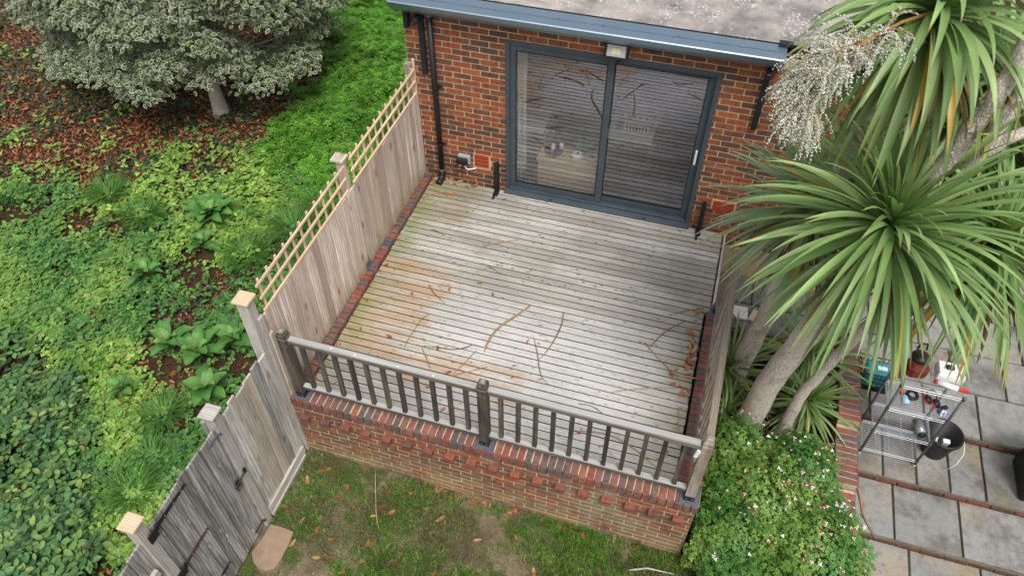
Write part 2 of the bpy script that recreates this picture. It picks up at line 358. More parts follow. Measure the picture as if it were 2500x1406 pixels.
def mesh_np(name, V, F, C=None):
    me = bpy.data.meshes.new(name); k = F.shape[1]
    me.vertices.add(len(V)); me.vertices.foreach_set('co', V.astype('f').ravel())
    me.loops.add(F.size); me.loops.foreach_set('vertex_index', F.astype('i').ravel())
    me.polygons.add(len(F)); me.polygons.foreach_set('loop_start', np.arange(0, F.size, k, dtype='i')); me.polygons.foreach_set('loop_total', np.full(len(F), k, 'i'))
    me.update(calc_edges=True)
    if C is not None:
        a = me.color_attributes.new('Col', 'FLOAT_COLOR', 'POINT'); a.data.foreach_set('color', np.c_[C, np.ones(len(C))].astype('f').ravel())
    return me
def rot_np(yaw, tilt, taz):
    """yaw about z, then tilt by `tilt` toward azimuth taz: arrays -> (N,3,3)"""
    N = len(yaw); cz, sz = np.cos(yaw), np.sin(yaw); Z = np.zeros(N); O = np.ones(N)
    Rz = np.stack([cz, -sz, Z, sz, cz, Z, Z, Z, O], 1).reshape(N, 3, 3)
    ax = np.stack([-np.sin(taz), np.cos(taz), Z], 1); c, s = np.cos(tilt), np.sin(tilt)
    K = np.zeros((N, 3, 3)); K[:, 0, 2] = ax[:, 1]; K[:, 1, 2] = -ax[:, 0]; K[:, 2, 0] = -ax[:, 1]; K[:, 2, 1] = ax[:, 0]
    Rt = np.eye(3)[None]+s[:, None, None]*K+(1-c)[:, None, None]*(K @ K)
    return Rt @ Rz
def scatter(tv, tf, pos, R, sc, col, tcol=None):
    tv = np.asarray(tv, float); tf = np.asarray(tf, int); N = len(pos); k = len(tv)
    sc = np.asarray(sc); sc = sc[:, None, None] if sc.ndim == 1 else sc[:, None, :]
    V = np.einsum('nij,nkj->nki', R, tv[None]*sc)+pos[:, None, :]
    F = tf[None]+(np.arange(N)*k)[:, None, None]
    C = np.repeat(col[:, None, :], k, 1)
    if tcol is not None:
        tcol = np.asarray(tcol, float); C = C*tcol[None]
    return V.reshape(-1, 3), F.reshape(-1, tf.shape[1]), C.reshape(-1, 3)
def cat(parts):
    V, F, C = [], [], []; o = 0
    for v, f, c in parts: V.append(v); F.append(f+o); C.append(c); o += len(v)
    return np.concatenate(V), np.concatenate(F), np.concatenate(C)
_ng = {}
def vnoise(x, y, s=1.0, seed=0):
    if seed not in _ng: _ng[seed] = np.random.default_rng(seed+99).random((64, 64))
    gq = _ng[seed]; x = np.asarray(x)*s+200; y = np.asarray(y)*s+200
    i, j = np.floor(x).astype(int), np.floor(y).astype(int); u, v = x-i, y-j; u = u*u*(3-2*u); v = v*v*(3-2*v)
    q = lambda a, b: gq[a % 64, b % 64]
    return (q(i, j)*(1-u)+q(i+1, j)*u)*(1-v)+(q(i, j+1)*(1-u)+q(i+1, j+1)*u)*v
def fbm(x, y, s=1.0, seed=0): return (vnoise(x, y, s, seed)*.55+vnoise(x, y, s*2.1, seed+1)*.3+vnoise(x, y, s*4.3, seed+2)*.15)
def pickcol(cols, n, var=.18):
    cols = np.array(cols); c = cols[RNG.integers(0, len(cols), n)]
    return np.clip(c*(1+RNG.normal(0, var, (n, 1)))*(1+RNG.normal(0, .05, (n, 3))), .004, 1)

# ------------------------------------------------------------------ the ground
def gz(x, y):
    """height of the wild garden left of the fence"""
    x = np.asarray(x, float); y = np.asarray(y, float)
    return GZ+.05+.10*(fbm(x, y, .6, 3)-.5)+.05*(fbm(x, y, 2.2, 5)-.5)
xs = np.concatenate([np.linspace(-60, -13, 8), np.linspace(-12, -.05, 90), [0.0, 2, 4, 6, 9, 14, 30, 60]])
ys = np.concatenate([np.linspace(-60, -5, 8), np.linspace(-4, 13, 110), np.linspace(15, 80, 8)])
Xg, Yg = np.meshgrid(xs, ys, indexing='ij')
left = np.clip((-Xg-.02)/.15, 0, 1)
Zg = np.where(Xg < -.02, GZ-.02+(gz(Xg, Yg)-GZ+.02)*left, GZ-.06)
idx = np.arange(Xg.size).reshape(Xg.shape)
Fg = np.stack([idx[:-1, :-1], idx[1:, :-1], idx[1:, 1:], idx[:-1, 1:]], -1).reshape(-1, 4)
go = mesh_obj('ground', mesh_np('ground', np.stack([Xg, Yg, Zg], -1).reshape(-1, 3), Fg), M_soil, smooth=True); tag(go, kind='structure', label='brown garden soil strewn with leaf litter')
lx = np.linspace(.0, 5.7, 60); ly = np.linspace(-4.5, .02, 50); Xl, Yl = np.meshgrid(lx, ly, indexing='ij')
def lz(x, y): return GZ-.0+.05*(fbm(x, y, 1.1, 21)-.5)+.02*(fbm(x, y, 5, 23)-.5)
idx = np.arange(Xl.size).reshape(Xl.shape); Fl = np.stack([idx[:-1, :-1], idx[1:, :-1], idx[1:, 1:], idx[:-1, 1:]], -1).reshape(-1, 4)
lo = mesh_obj('lawn', mesh_np('lawn', np.stack([Xl, Yl, lz(Xl, Yl)], -1).reshape(-1, 3), Fl), M_lawn, smooth=True); tag(lo, kind='structure', label='patchy worn lawn in front of the brick wall')
bx_, by_ = np.meshgrid(np.linspace(4.13, 5.42, 16), np.linspace(.02, 2.78, 30), indexing='ij'); idx = np.arange(bx_.size).reshape(bx_.shape)
tag(mesh_obj('planting_bed', mesh_np('planting_bed', np.stack([bx_, by_, GZ+.02+.08*fbm(bx_, by_, 2, 31)], -1).reshape(-1, 3), np.stack([idx[:-1, :-1], idx[1:, :-1], idx[1:, 1:], idx[:-1, 1:]], -1).reshape(-1, 4)), M_soil, smooth=True), kind='structure', label='dark soil bed beside the deck')

# ------------------------------------------------------------------ bricks
def brickwall(parent, mats, u0, u1, z0, n, y, skip=None, lim=300, depth=.05, rowoff=0, near=None, jit=.0015):
    """stretcher bond facing -y; returns list of bricks; first `lim` become objects, the rest one stuff part"""
    L, Hh, m = .225, .075, .0125; out = []
    for r in range(n):
        x = u0-(L/2 if (r+rowoff) % 2 else 0)
        zc = z0+r*Hh+Hh/2
        while x < u1-.03:
            a, b = max(x, u0)+m/2, min(x+L, u1)-m/2
            segs = [(a, b)]
            if skip: segs = skip(a, b, zc)
            for p, q in segs:
                if q-p > .014: out.append(((p+q)/2, zc, q-p))
            x += L
    if near: out.sort(key=lambda t: (t[0]-near[0])**2*near[2]+(t[1]-near[1])**2)
    for i, (cx, cz, ln) in enumerate(out[:lim]):
        ln = round(ln, 3) if ln < .2 else .2125
        me = boxmesh((ln, depth, .0625), .004, mats[0], .0012, key=i % 4)
        mw = Matrix.Translation((cx, y+depth/2+random.uniform(-jit, jit), cz)) @ Matrix.Rotation(random.uniform(-.006, .006), 4, 'Y')
        place(bpy.data.objects.new('brick', me), parent, mw)
    rest = out[lim:]
    if rest:
        b = MB()
        for cx, cz, ln in rest: b.box((cx, y+depth/2, cz), (ln, depth, .0625), col=(random.random(),)*3)
        tag(b.build('brick_field', mats[1], parent, color=True), kind='stuff')

# ------------------------------------------------------------------ house extension
HX0, HX1 = -.07, 5.2
house = thing('house', 'red brick house extension with grey sliding door and lichen covered flat roof', 'house', (2.0, D, GZ))
DX0, DX1, DZ1 = 1.135, 3.50, 2.12
wb = MB(); yc = D+.007
wb.box(((HX0+DX0)/2, yc+.14, .7), (DX0-HX0-.001, .28, 3.3)); wb.box(((DX1+HX1)/2, yc+.14, .7), (HX1-DX1, .28, 3.3))
wb.box(((DX0+DX1)/2, yc+.14, (DZ1+2.35)/2), (DX1-DX0, .28, 2.35-DZ1)); wb.box(((DX0+DX1)/2, yc+.14, -.5), (DX1-DX0, .28, .92))
wb.box((HX0+.14, D+2.6, .7), (.28, 4.6, 3.3)); wb.box((HX1-.14, D+2.6, .7), (.28, 4.6, 3.3)); wb.box(((HX0+HX1)/2, D+5.0, .7), (HX1-HX0, .2, 3.3))
wb.build('wall', MM_house, house)
def doorskip(a, b, z):
    if not (-.03 < z < DZ1+.03): return [(a, b)]
    if b <= DX0 or a >= DX1: 
        pass
    o = []
    if a < DX0: o.append((a, min(b, DX0-.002)))
    if b > DX1: o.append((max(a, DX1+.002), b))
    # gaps for the two air bricks
    for x0, x1, z0, z1 in ((.705, .915, .27, .49), (3.715, 3.985, .29, .47)):
        if z0 < z < z1: o = [s for p, q in o for s in ((p, min(q, x0-.012)), (max(p, x1+.012), q)) if s[1]-s[0] > .014]
    return o
brickwall(house, (MB_house, MB_house_a), HX0, HX1, -.20, 33, D, doorskip, 300, near=(1.6, 1.3, .22))
sb = MB()
for r in range(32):       # left gable return
    for k in range(20):
        y0 = D+.06+k*.225+(.11 if r % 2 else 0); sb.box((HX0+.012, y0+.11, -.165+r*.075), (.05, .215, .065), col=(random.random(),)*3)
tag(sb.build('side_brick_field', MB_house_a, house, color=True), kind='stuff')
# roof
rb = MB(); rb.box((2.45, D+2.62, 2.44), (5.6, 5.15, .12)); rb.build('roof', M_roof, house, bevel=.01)
eb = MB(); eb.box((2.25, D+.045, 2.468), (4.9, .03, .075)); eb.build('roof_edge_strip', M_dark, house)
# box gutter: extruded profile
prof = [(D-.02, 2.285), (D-.085, 2.31), (D-.155, 2.355), (D-.205, 2.41), (D-.232, 2.465), (D-.235, 2.478), (D-.225, 2.487), (D-.115, 2.497), (D-.112, 2.485), (D-.100, 2.485), (D-.097, 2.499), (D+.025, 2.508), (D+.025, 2.45), (D-.02, 2.42)]
gx0, gx1 = -.13, 4.04; n = len(prof); gb = MB()
gb.add([(gx0, a, b) for a, b in prof]+[(gx1, a, b) for a, b in prof], [(i, (i+1) % n, n+(i+1) % n, n+i) for i in range(n)]+[tuple(range(n-1, -1, -1)), tuple(range(n, 2*n))])
gut = gb.build('box_gutter', M_gutter, house)
e = MB(); e.box((gx1+.004, D-.1, 2.40), (.012, .25, .2)); e.build('gutter_end', M_gutter, gut)
e = MB(); e.box((4.03, D+.02, 2.525), (.13, .08, .03)); e.build('gutter_clip', M_blackmetal, gut)
e = MB(); e.box((gx0-.02, D+.01, 2.45), (.05, .2, .1)); e.build('gutter_return', M_white, gut)
# bracket bars on the wall
for bx in (.158, 3.94):
    b = MB(); b.box((bx, D-.03, 1.90), (.06, .05, .72)); b.box((bx, D-.10, 2.262), (.05, .19, .06)); bo = b.build('wall_bracket', M_blackmetal, house, bevel=.006)
    for k in range(4):
        s = MB(); s.lathe((bx, D-.055, 1.62+k*.15), [(.011, 0), (.011, .006), (.006, .009)], 10, Matrix.Rotation(math.pi/2, 3, 'X')); s.build('bolt', M_blackmetal, bo)
b = MB(); b.box((.005, D-.06, 2.22), (.05, .10, .20)); b.box((.07, D-.06, 2.22), (.03, .03, .22), Matrix.Rotation(.6, 3, 'Y')); b.build('bracket_brace', M_blackmetal, house, bevel=.006)
# downpipe
px = .275; py = D-.055
b = MB(); b.tube([(px, py, 2.31), (px, py, .12)], .034, 16); dp = b.build('downpipe', M_black, house, True)
b = MB(); b.tube([(px, py, .16), (px, py, .10), (px, py-.03, .055), (px-.005, py-.09, .03), (px-.01, py-.13, .025)], [.04, .042, .042, .042, .044], 16); b.build('pipe_shoe', M_black, dp, True)
for z in (1.40, .57):
    b = MB(); b.tube([(px, py, z-.02), (px, py, z+.02)], .041, 16); b.box((px+.055, py+.02, z), (.05, .014, .022)); b.build('pipe_clip', M_black, dp)
b = MB(); b.tube([(px, py, 2.285), (px, py, 2.31)], .042, 16); b.build('pipe_collar', M_plate, dp, True)
b = MB(); b.tube([(px, py, .165), (px, py, .178)], .0425, 16); b.build('pipe_ring', M_plate, dp, True)
# sliding door
def frame(b, x0, x1, z0, z1, y, d, wl, wr, wt, wbm):
    b.box((x0+wl/2, y, (z0+z1)/2), (wl, d, z1-z0)); b.box((x1-wr/2, y, (z0+z1)/2), (wr, d, z1-z0))
    b.box(((x0+wl+x1-wr)/2, y, z1-wt/2), (x1-x0-wl-wr-.0008, d, wt)); b.box(((x0+wl+x1-wr)/2, y, z0+wbm/2), (x1-x0-wl-wr-.0008, d, wbm))
b = MB(); frame(b, DX0, DX1, .03, DZ1, D+.055, .13, .05, .05, .05, .03); df = b.build('door_frame', M_frame, house, bevel=.003)
b = MB(); b.box(((DX0+DX1)/2, D-.03, .012), (DX1-DX0+.02, .12, .03), Matrix.Rotation(.12, 3, 'X')); b.box(((DX0+DX1)/2, D+.035, .035), (DX1-DX0-.1, .012, .03)); b.build('door_sill', M_frame, df, bevel=.003)
XM = 2.325
for (x0, x1, y, wl, wr) in ((DX0+.051, XM+.045, D+.028, .07, .075), (XM-.03, DX1-.051, D+.075, .06, .075)):
    b = MB(); frame(b, x0, x1, .06, DZ1-.051, y, .042, wl, wr, .07, .085); b.build('sash', M_frame, df, bevel=.004)
    b = MB(); b.box(((x0+wl+x1-wr)/2, y, (.145+DZ1-.121)/2), (x1-x0-wl-wr+.002, .004, DZ1-.266+.002)); b.build('pane', M_glass, df)
    b = MB(); frame(b, x0+wl+.0005, x1-wr-.0005, .1455, DZ1-.1215, y-.014, .012, .009, .009, .009, .009); b.build('pane_gasket', M_black, df)
b = MB(); b.box((DX1-.092, D+.045, .98), (.025, .02, .20)); b.build('door_handle', M_white, df, bevel=.004)
for x in (1.75, 2.95):
    b = MB(); b.box((x, D-.075, .03), (.035, .012, .008)); b.build('drain_slot', M_dark, df)
# air bricks
for x0, x1, z0, z1 in ((.715, .905, .285, .475), (3.725, 3.975, .305, .455)):
    b = MB(); b.box(((x0+x1)/2, D+.02, (z0+z1)/2), (x1-x0+.04, .036, z1-z0+.04)); ab = b.build('air_brick_surround', MM_house, house, bevel=.004)
    b = MB(); b.box(((x0+x1)/2, D+.008, (z0+z1)/2), (x1-x0, .03, z1-z0)); b.build('air_brick', M_terra, ab, bevel=.003)
    b = MB(); W_, H_ = x1-x0, z1-z0
    for r in range(3):
        for gq in range(2):
            for k in range(5):
                for h in range(2): b.box((x0+W_*(.08+.48*gq+.085*k), D-.0065, z0+H_*(.14+.29*r+.085*h)), (W_*.045, .004, H_*.05))
    tag(b.build('air_brick_holes', M_dark, ab), kind='stuff')
# room seen through the glass
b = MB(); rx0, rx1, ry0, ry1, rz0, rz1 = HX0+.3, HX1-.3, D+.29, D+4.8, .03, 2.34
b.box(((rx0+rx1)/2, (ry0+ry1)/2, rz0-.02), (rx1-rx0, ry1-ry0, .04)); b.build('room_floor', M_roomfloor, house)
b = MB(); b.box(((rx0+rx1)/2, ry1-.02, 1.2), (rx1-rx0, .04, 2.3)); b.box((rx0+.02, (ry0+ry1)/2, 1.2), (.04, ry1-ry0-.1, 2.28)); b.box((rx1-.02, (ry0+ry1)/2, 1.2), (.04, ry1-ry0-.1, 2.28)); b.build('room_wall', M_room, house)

# ------------------------------------------------------------------ things in the room
b = MB(); nw = 40
vs = []; 
for z in np.linspace(.05, 2.1, 8):
    for i in range(nw):
        t = i/(nw-1); vs.append((1.21+.13*t+.006*math.sin(z*3+i), D+.16+.03*math.sin(t*math.pi*9)+.012, z))
b.add(vs, [(r*nw+i, r*nw+i+1, (r+1)*nw+i+1, (r+1)*nw+i) for r in range(7) for i in range(nw-1)])
cu = b.build('curtain', M_curtain, None, True); tag(cu, 'narrow white curtain hanging inside the glass door', 'curtain')
so_ = cu.modifiers.new('thick', 'SOLIDIFY'); so_.thickness = .004
cx0, cx1, cy0, cy1, ch = 1.50, 2.26, D+.16, D+.50, .40
ches = thing('wicker_chest', 'pale wicker chest standing inside the glass door', 'chest', ((cx0+cx1)/2, (cy0+cy1)/2, .03))
b = MB(); b.box(((cx0+cx1)/2, (cy0+cy1)/2, .03+ch/2), (cx1-cx0, cy1-cy0, ch)); b.build('body', M_wicker, ches, bevel=.012)
b = MB()
for i in range(38): b.tube([(cx0+.012+i*(cx1-cx0-.024)/37, cy0-.004, .06), (cx0+.012+i*(cx1-cx0-.024)/37, cy0-.004, .30)], .006, 6)
for z in (.05, .18, .31): b.tube([(cx0, cy0-.01, z), (cx1, cy0-.01, z)], .008, 6)
b.build('weave', plain('darker_wicker', (.36, .25, .13), .8, .2), ches)  # weave a darker tone than the chest body, for contrast
b = MB(); b.box(((cx0+cx1)/2, (cy0+cy1)/2, .03+ch+.016), (cx1-cx0+.03, cy1-cy0+.03, .03)); b.build('lid', M_wicker, ches, bevel=.01)
CT = .03+ch+.032
t = thing('lantern_tray', 'dark hexagonal tray with two white candles on wicker chest', 'tray', (1.66, D+.33, CT))
b = MB(); b.lathe((1.66, D+.33, CT), [(.115, 0), (.12, .05), (.11, .05), (.105, .012)], 6); b.build('tray', M_black, t)
for x, y, h in ((1.66, D+.31, .13), (1.75, D+.39, .10)):
    b = MB(); b.lathe((x, y, CT+.013), [(.026, 0), (.027, h), (.02, h+.003)], 14); b.build('candle', M_white, t, True)
def pumpkin(x, y, z, r, label, ms):
    t = thing('pumpkin_ornament', label, 'ornament', (x, y, z))
    for k in range(9):
        a = 2*math.pi*k/9; b = MB(); b.lathe((x+.5*r*math.cos(a), y+.5*r*math.sin(a), z+r*.62), [(.001, -r*.62), (r*.38, -r*.45), (r*.5, 0), (r*.38, r*.45), (.001, r*.6)], 10); b.build('lobe', ms, t, True)
    b = MB(); b.tube([(x, y, z+r*1.0), (x+.01, y, z+r*1.45)], [.014, .009], 8); b.build('stalk', M_stem, t)
pumpkin(1.98, D+.30, CT, .075, 'white ribbed pumpkin ornament on wicker chest', M_white)
pumpkin(2.17, D+.29, CT, .055, 'grey ribbed pumpkin ornament at the end of wicker chest', M_grey)
b = MB()
for i in range(40):
    a = random.uniform(0, 6.28); l = random.uniform(.1, .2); b.tube([(2.02, D+.42, CT), (2.02+.5*l*math.cos(a), D+.42+.3*l*math.sin(a), CT+l*.8), (2.02+l*math.cos(a), D+.42+.5*l*math.sin(a), CT+l)], [.004, .004, .001], 5)
tag(b.build('dried_grass_spray', M_green, None), 'low spray of dried greenery on wicker chest', 'plant')
t = thing('cushion_chair', 'tub chair with striped cushion behind the curtain', 'chair', (1.18, D+1.0, .03))
b = MB(); b.box((1.15, D+1.0, .25), (.6, .6, .40)); b.build('seat', M_stripe, t, bevel=.06)
b = MB(); b.box((.92, D+1.0, .62), (.16, .62, .7)); b.build('backrest', M_curtain, t, bevel=.06)
for sx in (-.24, .24):
    for sy in (-.24, .24):
        b = MB(); b.box((1.15+sx, D+1.0+sy, .045), (.04, .04, .04)); b.build('leg', M_stem, t)
TZ = .40
t = thing('low_table', 'low dark table inside the room carrying a white sheet', 'table', (2.52, 5.15, .03))
b = MB(); b.box((2.52, 5.15, TZ-.02), (.72, 1.02, .036)); b.build('tabletop', M_stem, t, bevel=.005)
for sx in (-.3, .3):
    for sy in (-.45, .45):
        b = MB(); b.box((2.52+sx, 5.15+sy, .03+(TZ-.07)/2), (.05, .05, TZ-.07)); b.build('leg', M_stem, t)
b = MB(); b.box((2.52, 5.15, TZ+.004), (.60, .88, .007)); tag(b.build('white_sheet', M_white, None), 'white baseboard lying on low table', 'board')
t = thing('model_house', 'cream and pink model house built on the white baseboard', 'model', (2.56, 5.08, TZ+.008))
mz = TZ+.008
b = MB(); b.box((2.58, 4.98, mz+.06), (.34, .14, .12)); fa = b.build('facade', M_cream, t, bevel=.003)
for k in range(7):
    b = MB(); b.box((2.455+k*.042, 4.907, mz+.065), (.022 if k != 3 else .034, .006, .07)); b.build('window', M_dark, fa)
b = MB(); b.box((2.56, 5.2, mz+.09), (.42, .28, .18)); bk = b.build('rear_block', M_pink, t, bevel=.003)
for k in range(5):
    b = MB(); b.box((2.40+k*.08, 5.057, mz+.14), (.03, .008, .035)); b.build('window', M_white, bk)
b = MB(); b.add([(2.34, 5.05, mz+.18), (2.78, 5.05, mz+.18), (2.78, 5.35, mz+.18), (2.34, 5.35, mz+.18), (2.34, 5.2, mz+.28), (2.78, 5.2, mz+.28)], [(0, 1, 5, 4), (2, 3, 4, 5), (0, 4, 3), (1, 2, 5), (0, 3, 2, 1)]); b.build('roof', M_pink, t)
b = MB(); b.box((2.36, 4.97, mz+.045), (.09, .10, .09)); b.build('side_block', M_maroon, t, bevel=.004)

# ------------------------------------------------------------------ things fixed to the wall
fl = thing('floodlight', 'black framed floodlight fixed above the sliding door', 'light', (2.385, D-.02, 2.20))
R = Matrix.Rotation(-.35, 3, 'X')
b = MB(); b.box((2.385, D-.085, 2.235), (.26, .045, .175), R); b.build('housing', M_black, fl, bevel=.008)
o1 = R @ Vector((0, -.026, 0)); c0 = Vector((2.385, D-.085, 2.235))
b = MB(); b.box(c0+o1, (.20, .008, .118), R); ln_ = b.build('lens', M_lens, fl, bevel=.002)
b = MB(); b.box(c0+R @ Vector((0, -.0325, 0)), (.09, .004, .06), R); b.build('led_panel', M_led, ln_)
b = MB(); b.box((2.27, D-.035, 2.20), (.012, .07, .03)); b.box((2.50, D-.035, 2.20), (.012, .07, .03)); b.box((2.385, D-.003, 2.20), (.25, .008, .03)); b.build('bracket', M_black, fl)
b = MB(); b.lathe((2.42, D-.10, 2.12), [(.012, 0), (.016, .01), (.016, .025), (.008, .03)], 10); b.build('sensor', M_black, fl)
sk = thing('outdoor_socket', 'grey outdoor socket box with black cover beside the air brick', 'socket', (.57, D, .38))
b = MB(); b.box((.585, D-.025, .385), (.165, .05, .13)); b.build('box', M_grey, sk, bevel=.008)
b = MB(); b.box((.565, D-.065, .365), (.15, .05, .10)); b.build('cover', M_black, sk, bevel=.014)
for x in (.535, .60):
    b = MB(); b.box((x, D-.045, .298), (.03, .03, .03)); b.build('cable_gland', M_white, sk, bevel=.004)
b = MB(); b.tube([(.535, D-.045, .29), (.545, D-.04, .22), (.56, D-.035, .15), (.54, D-.03, .085), (.50, D-.025, .07), (.46, D-.02, .12), (.42, D-.015, .17), (.385, D-.01, .18)], .005, 8); b.build('brown_cable', M_stem, sk, True)
b = MB(); b.tube([(.60, D-.045, .29), (.605, D-.04, .25), (.63, D-.03, .228), (.68, D-.025, .24), (.735, D-.02, .265)], .009, 8); b.build('white_conduit', M_white, sk, True)
for x, lab in ((1.035, 'black steel stub post in the deck beside the downpipe end of the door'), (3.628, 'black steel stub post in the deck by the terracotta vent behind palm leaves')):
    t = thing('stub_post', lab, 'post', (x, 3.68, 0))
    b = MB(); b.box((x, 3.70, .20), (.055, .05, .44)); b.add([(x-.0275, 3.675, .42), (x+.0275, 3.675, .42), (x+.0275, 3.725, .42), (x-.0275, 3.725, .42), (x-.02, 3.685, .46), (x+.02, 3.685, .46), (x+.02, 3.72, .46), (x-.02, 3.72, .46)], [(0, 1, 5, 4), (1, 2, 6, 5), (2, 3, 7, 6), (3, 0, 4, 7), (4, 5, 6, 7)]); b.build('upright', M_black, t)
    b = MB(); b.box((x+.002, 3.655, .012), (.062, .10, .024)); b.box((x-.006, 3.575, .008), (.026, .09, .016)); b.build('foot_plate', M_black, t)

# ------------------------------------------------------------------ retaining wall round the deck
XL, XR = .02, 4.125
XI, XO = .127, 3.885         # deck edges
wall = thing('brick_wall', 'low weathered brick retaining wall around the timber deck with brick on edge coping', 'wall', (2.1, .1, GZ))
b = MB(); b.box(((XL+4.11)/2, .115, -.575), (4.11-XL-.02, .20, 1.04)); b.box((.07, 2.0, -.52), (.10, 3.5, 1.0)); b.box((4.0, 1.33, -.52), (.20, 2.2, 1.0)); b.build('wall_core', MM_front, wall)
brickwall(wall, (MB_front, MB_front_a), XL, 4.11, -1.10, 14, .008, None, 280, rowoff=1, jit=.003)
for i in range(18):
    x = .155+.2245*i; me = boxmesh((.1025, .12, .068), .006, MB_proj, .002, key=i % 5)
    place(bpy.data.objects.new('projecting_brick', me), wall, Matrix.Translation((x, .012, -.235+random.uniform(-.004, .004))) @ Matrix.Rotation(random.uniform(-.04, .04), 4, 'Z'))
b = MB(); b.box(((XL+4.125)/2, .108, .0), (4.125-XL-.02, .19, .085)); b.build('coping_bed', MM_front, wall)
def cope(p, ax, ln, i):
    me = boxmesh((.065, ln, .102), .007, MB_cope, .0025, key=('c', i % 6, ax))
    mw = Matrix.Translation(p) @ Matrix.Rotation((math.pi/2 if ax == 'y' else 0)+random.uniform(-.012, .012), 4, 'Z') @ Matrix.Rotation(random.uniform(-.012, .012), 4, 'Y')
    place(bpy.data.objects.new('coping_brick', me), wall, mw)
for i in range(55): cope((XL+.0375+i*.0745, .1, -.001+random.uniform(-.003, .003)), 'x', .215, i)
b = MB(); b.box((.075, 2.0, -.005), (.085, 3.52, .07)); b.box((4.0, 1.3, -.005), (.19, 2.18, .07)); b.build('edge_bed', MM_edge, wall)
for i in range(47): cope((.077+random.uniform(-.004, .004), .26+i*.0745, .0+random.uniform(-.004, .004)), 'y', .10, i)
for i in range(28): cope((4.005, .26+i*.0755, -.008+random.uniform(-.003, .003)), 'y', .215, i)
# deck
deck = thing('timber_deck', 'whitewashed weathered timber deck of narrow boards with brown stains', 'deck', (2.0, 2.0, -.03))
y = .223; i = 0
while y < 3.74:
    x0 = XI+.012+random.uniform(-.004, .004); x1 = XO-.012+random.uniform(-.006, .003)
    if y > 2.36: x1 = 3.925
    yy = y+.041
    plank('deck_board', MW_deck, deck, (x0, yy, -.014+random.uniform(-.0015, .0015)), (x1, yy+random.uniform(-.0015, .0015), -.014+random.uniform(-.0015, .0015)), .0805, .028, (0, 1, 0), .0035)
    y += .0905; i += 1
for x in (.3, .9, 1.5, 2.1, 2.7, 3.3, 3.8): plank('joist', MW_gate, deck, (x, .23, -.085), (x, 3.76, -.085), .05, .11, (1, 0, 0), 0)
plank('edge_board', MW_post, deck, (3.955, 2.45, -.06), (3.955, 3.76, -.06), .12, .025, (0, 0, 1))
plank('edge_board', MW_gate, deck, (3.975, 2.45, -.40), (3.975, 3.76, -.40), .5, .025, (0, 0, 1))

# ------------------------------------------------------------------ railings
def postmesh(wd, h, mat, shape='pyramid'):
    me = bpy.data.meshes.new('post'); b = MB(); a = wd/2
    lv = [(0, a), (h-.19, a), (h-.185, a-.004), (h-.18, a), (h-.10, a), (h-.095, a-.005), (h-.088, a-.005), (h-.083, a), (h-.05, a), (h-.012, a*.62), (h, a*.3)]
    vs = [(z, sx*r, sy*r) for z, r in lv for sx, sy in ((-1, -1), (1, -1), (1, 1), (-1, 1))]; fs = []
    for i in range(len(lv)-1):
        for k in range(4): fs.append((4*i+k, 4*i+(k+1) % 4, 4*i+4+(k+1) % 4, 4*i+4+k))
    fs += [(3, 2, 1, 0), tuple(4*(len(lv)-1)+k for k in range(4))]
    b.add(vs, fs); me = b.mesh('post'); me.materials.append(mat); return me     # height along local X (grain)
UPR = Matrix(((0, 0, -1, 0), (0, 1, 0, 0), (1, 0, 0, 0), (0, 0, 0, 1)))          # local X -> world Z
def railpost(parent, p, h, mat, lean=(0, 0), plate=True, name='post'):
    mw = Matrix.Translation(p) @ Matrix.Rotation(lean[0], 4, 'X') @ Matrix.Rotation(lean[1], 4, 'Y') @ UPR
    o = place(bpy.data.objects.new(name, postmesh(.088, h, mat)), parent, mw)
    if plate:
        b = MB(); b.box((p[0], p[1], .057), (.165, .165, .010)); b.build('base_plate', M_plate, parent, bevel=.002)
        b = MB(); b.box((p[0], p[1], .095), (.096, .096, .075)); s = b.build('post_shoe', M_blackmetal, parent, bevel=.003)
        for sx, sz in ((.025, .085), (.025, .11), (-.025, .098)):
            q = MB(); q.lathe((p[0]+sx, p[1]-.05, sz), [(.007, 0), (.007, .004), (.004, .006)], 8, Matrix.Rotation(math.pi/2, 3, 'X')); q.build('bolt', M_plate, s)
    return o
rail = thing('deck_railing', 'dark weathered timber railing along the front coping of the deck', 'railing', (2.07, .09, .05))
PX = [.145, 2.075, 4.015]; yr = .085; PH = .99
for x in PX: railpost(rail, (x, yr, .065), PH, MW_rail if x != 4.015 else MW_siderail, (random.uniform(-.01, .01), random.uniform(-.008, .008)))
for x0, x1, nb in ((PX[0]+.044, PX[1]-.044, 11), (PX[1]+.044, PX[2]-.044, 11)):
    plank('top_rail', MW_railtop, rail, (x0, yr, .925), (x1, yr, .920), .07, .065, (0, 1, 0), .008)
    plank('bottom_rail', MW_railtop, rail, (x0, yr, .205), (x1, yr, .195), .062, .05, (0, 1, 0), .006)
    for k in range(nb):
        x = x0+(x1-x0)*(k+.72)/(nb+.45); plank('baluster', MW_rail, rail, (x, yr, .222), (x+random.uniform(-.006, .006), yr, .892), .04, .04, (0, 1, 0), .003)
for x in (.86, 1.28, 1.62, .62):
    b = MB(); b.lathe((x, yr+random.uniform(-.015, .015), .957), [(.011, 0), (.008, .003), (.003, .004)], 5); b.build('white_fleck', M_white, rail)
b = MB(); b.box((3.955, .05, .83), (.035, .02, .11), Matrix.Rotation(.15, 3, 'Y')); tag(b.build('white_clip', M_white, None, bevel=.003), 'small white plastic clip fixed under the rail at the corner post', 'clip')
rail2 = thing('side_railing', 'brown timber side railing running from corner post to the opening beside palm', 'railing', (4.02, 1.25, .05))
railpost(rail2, (4.0, 2.40, .065), .93, MW_siderail, (0, .03))
plank('top_rail', MW_siderail, rail2, (4.022, .135, .945), (4.04, 2.36, .90), .07, .06, (1, 0, 0), .006)
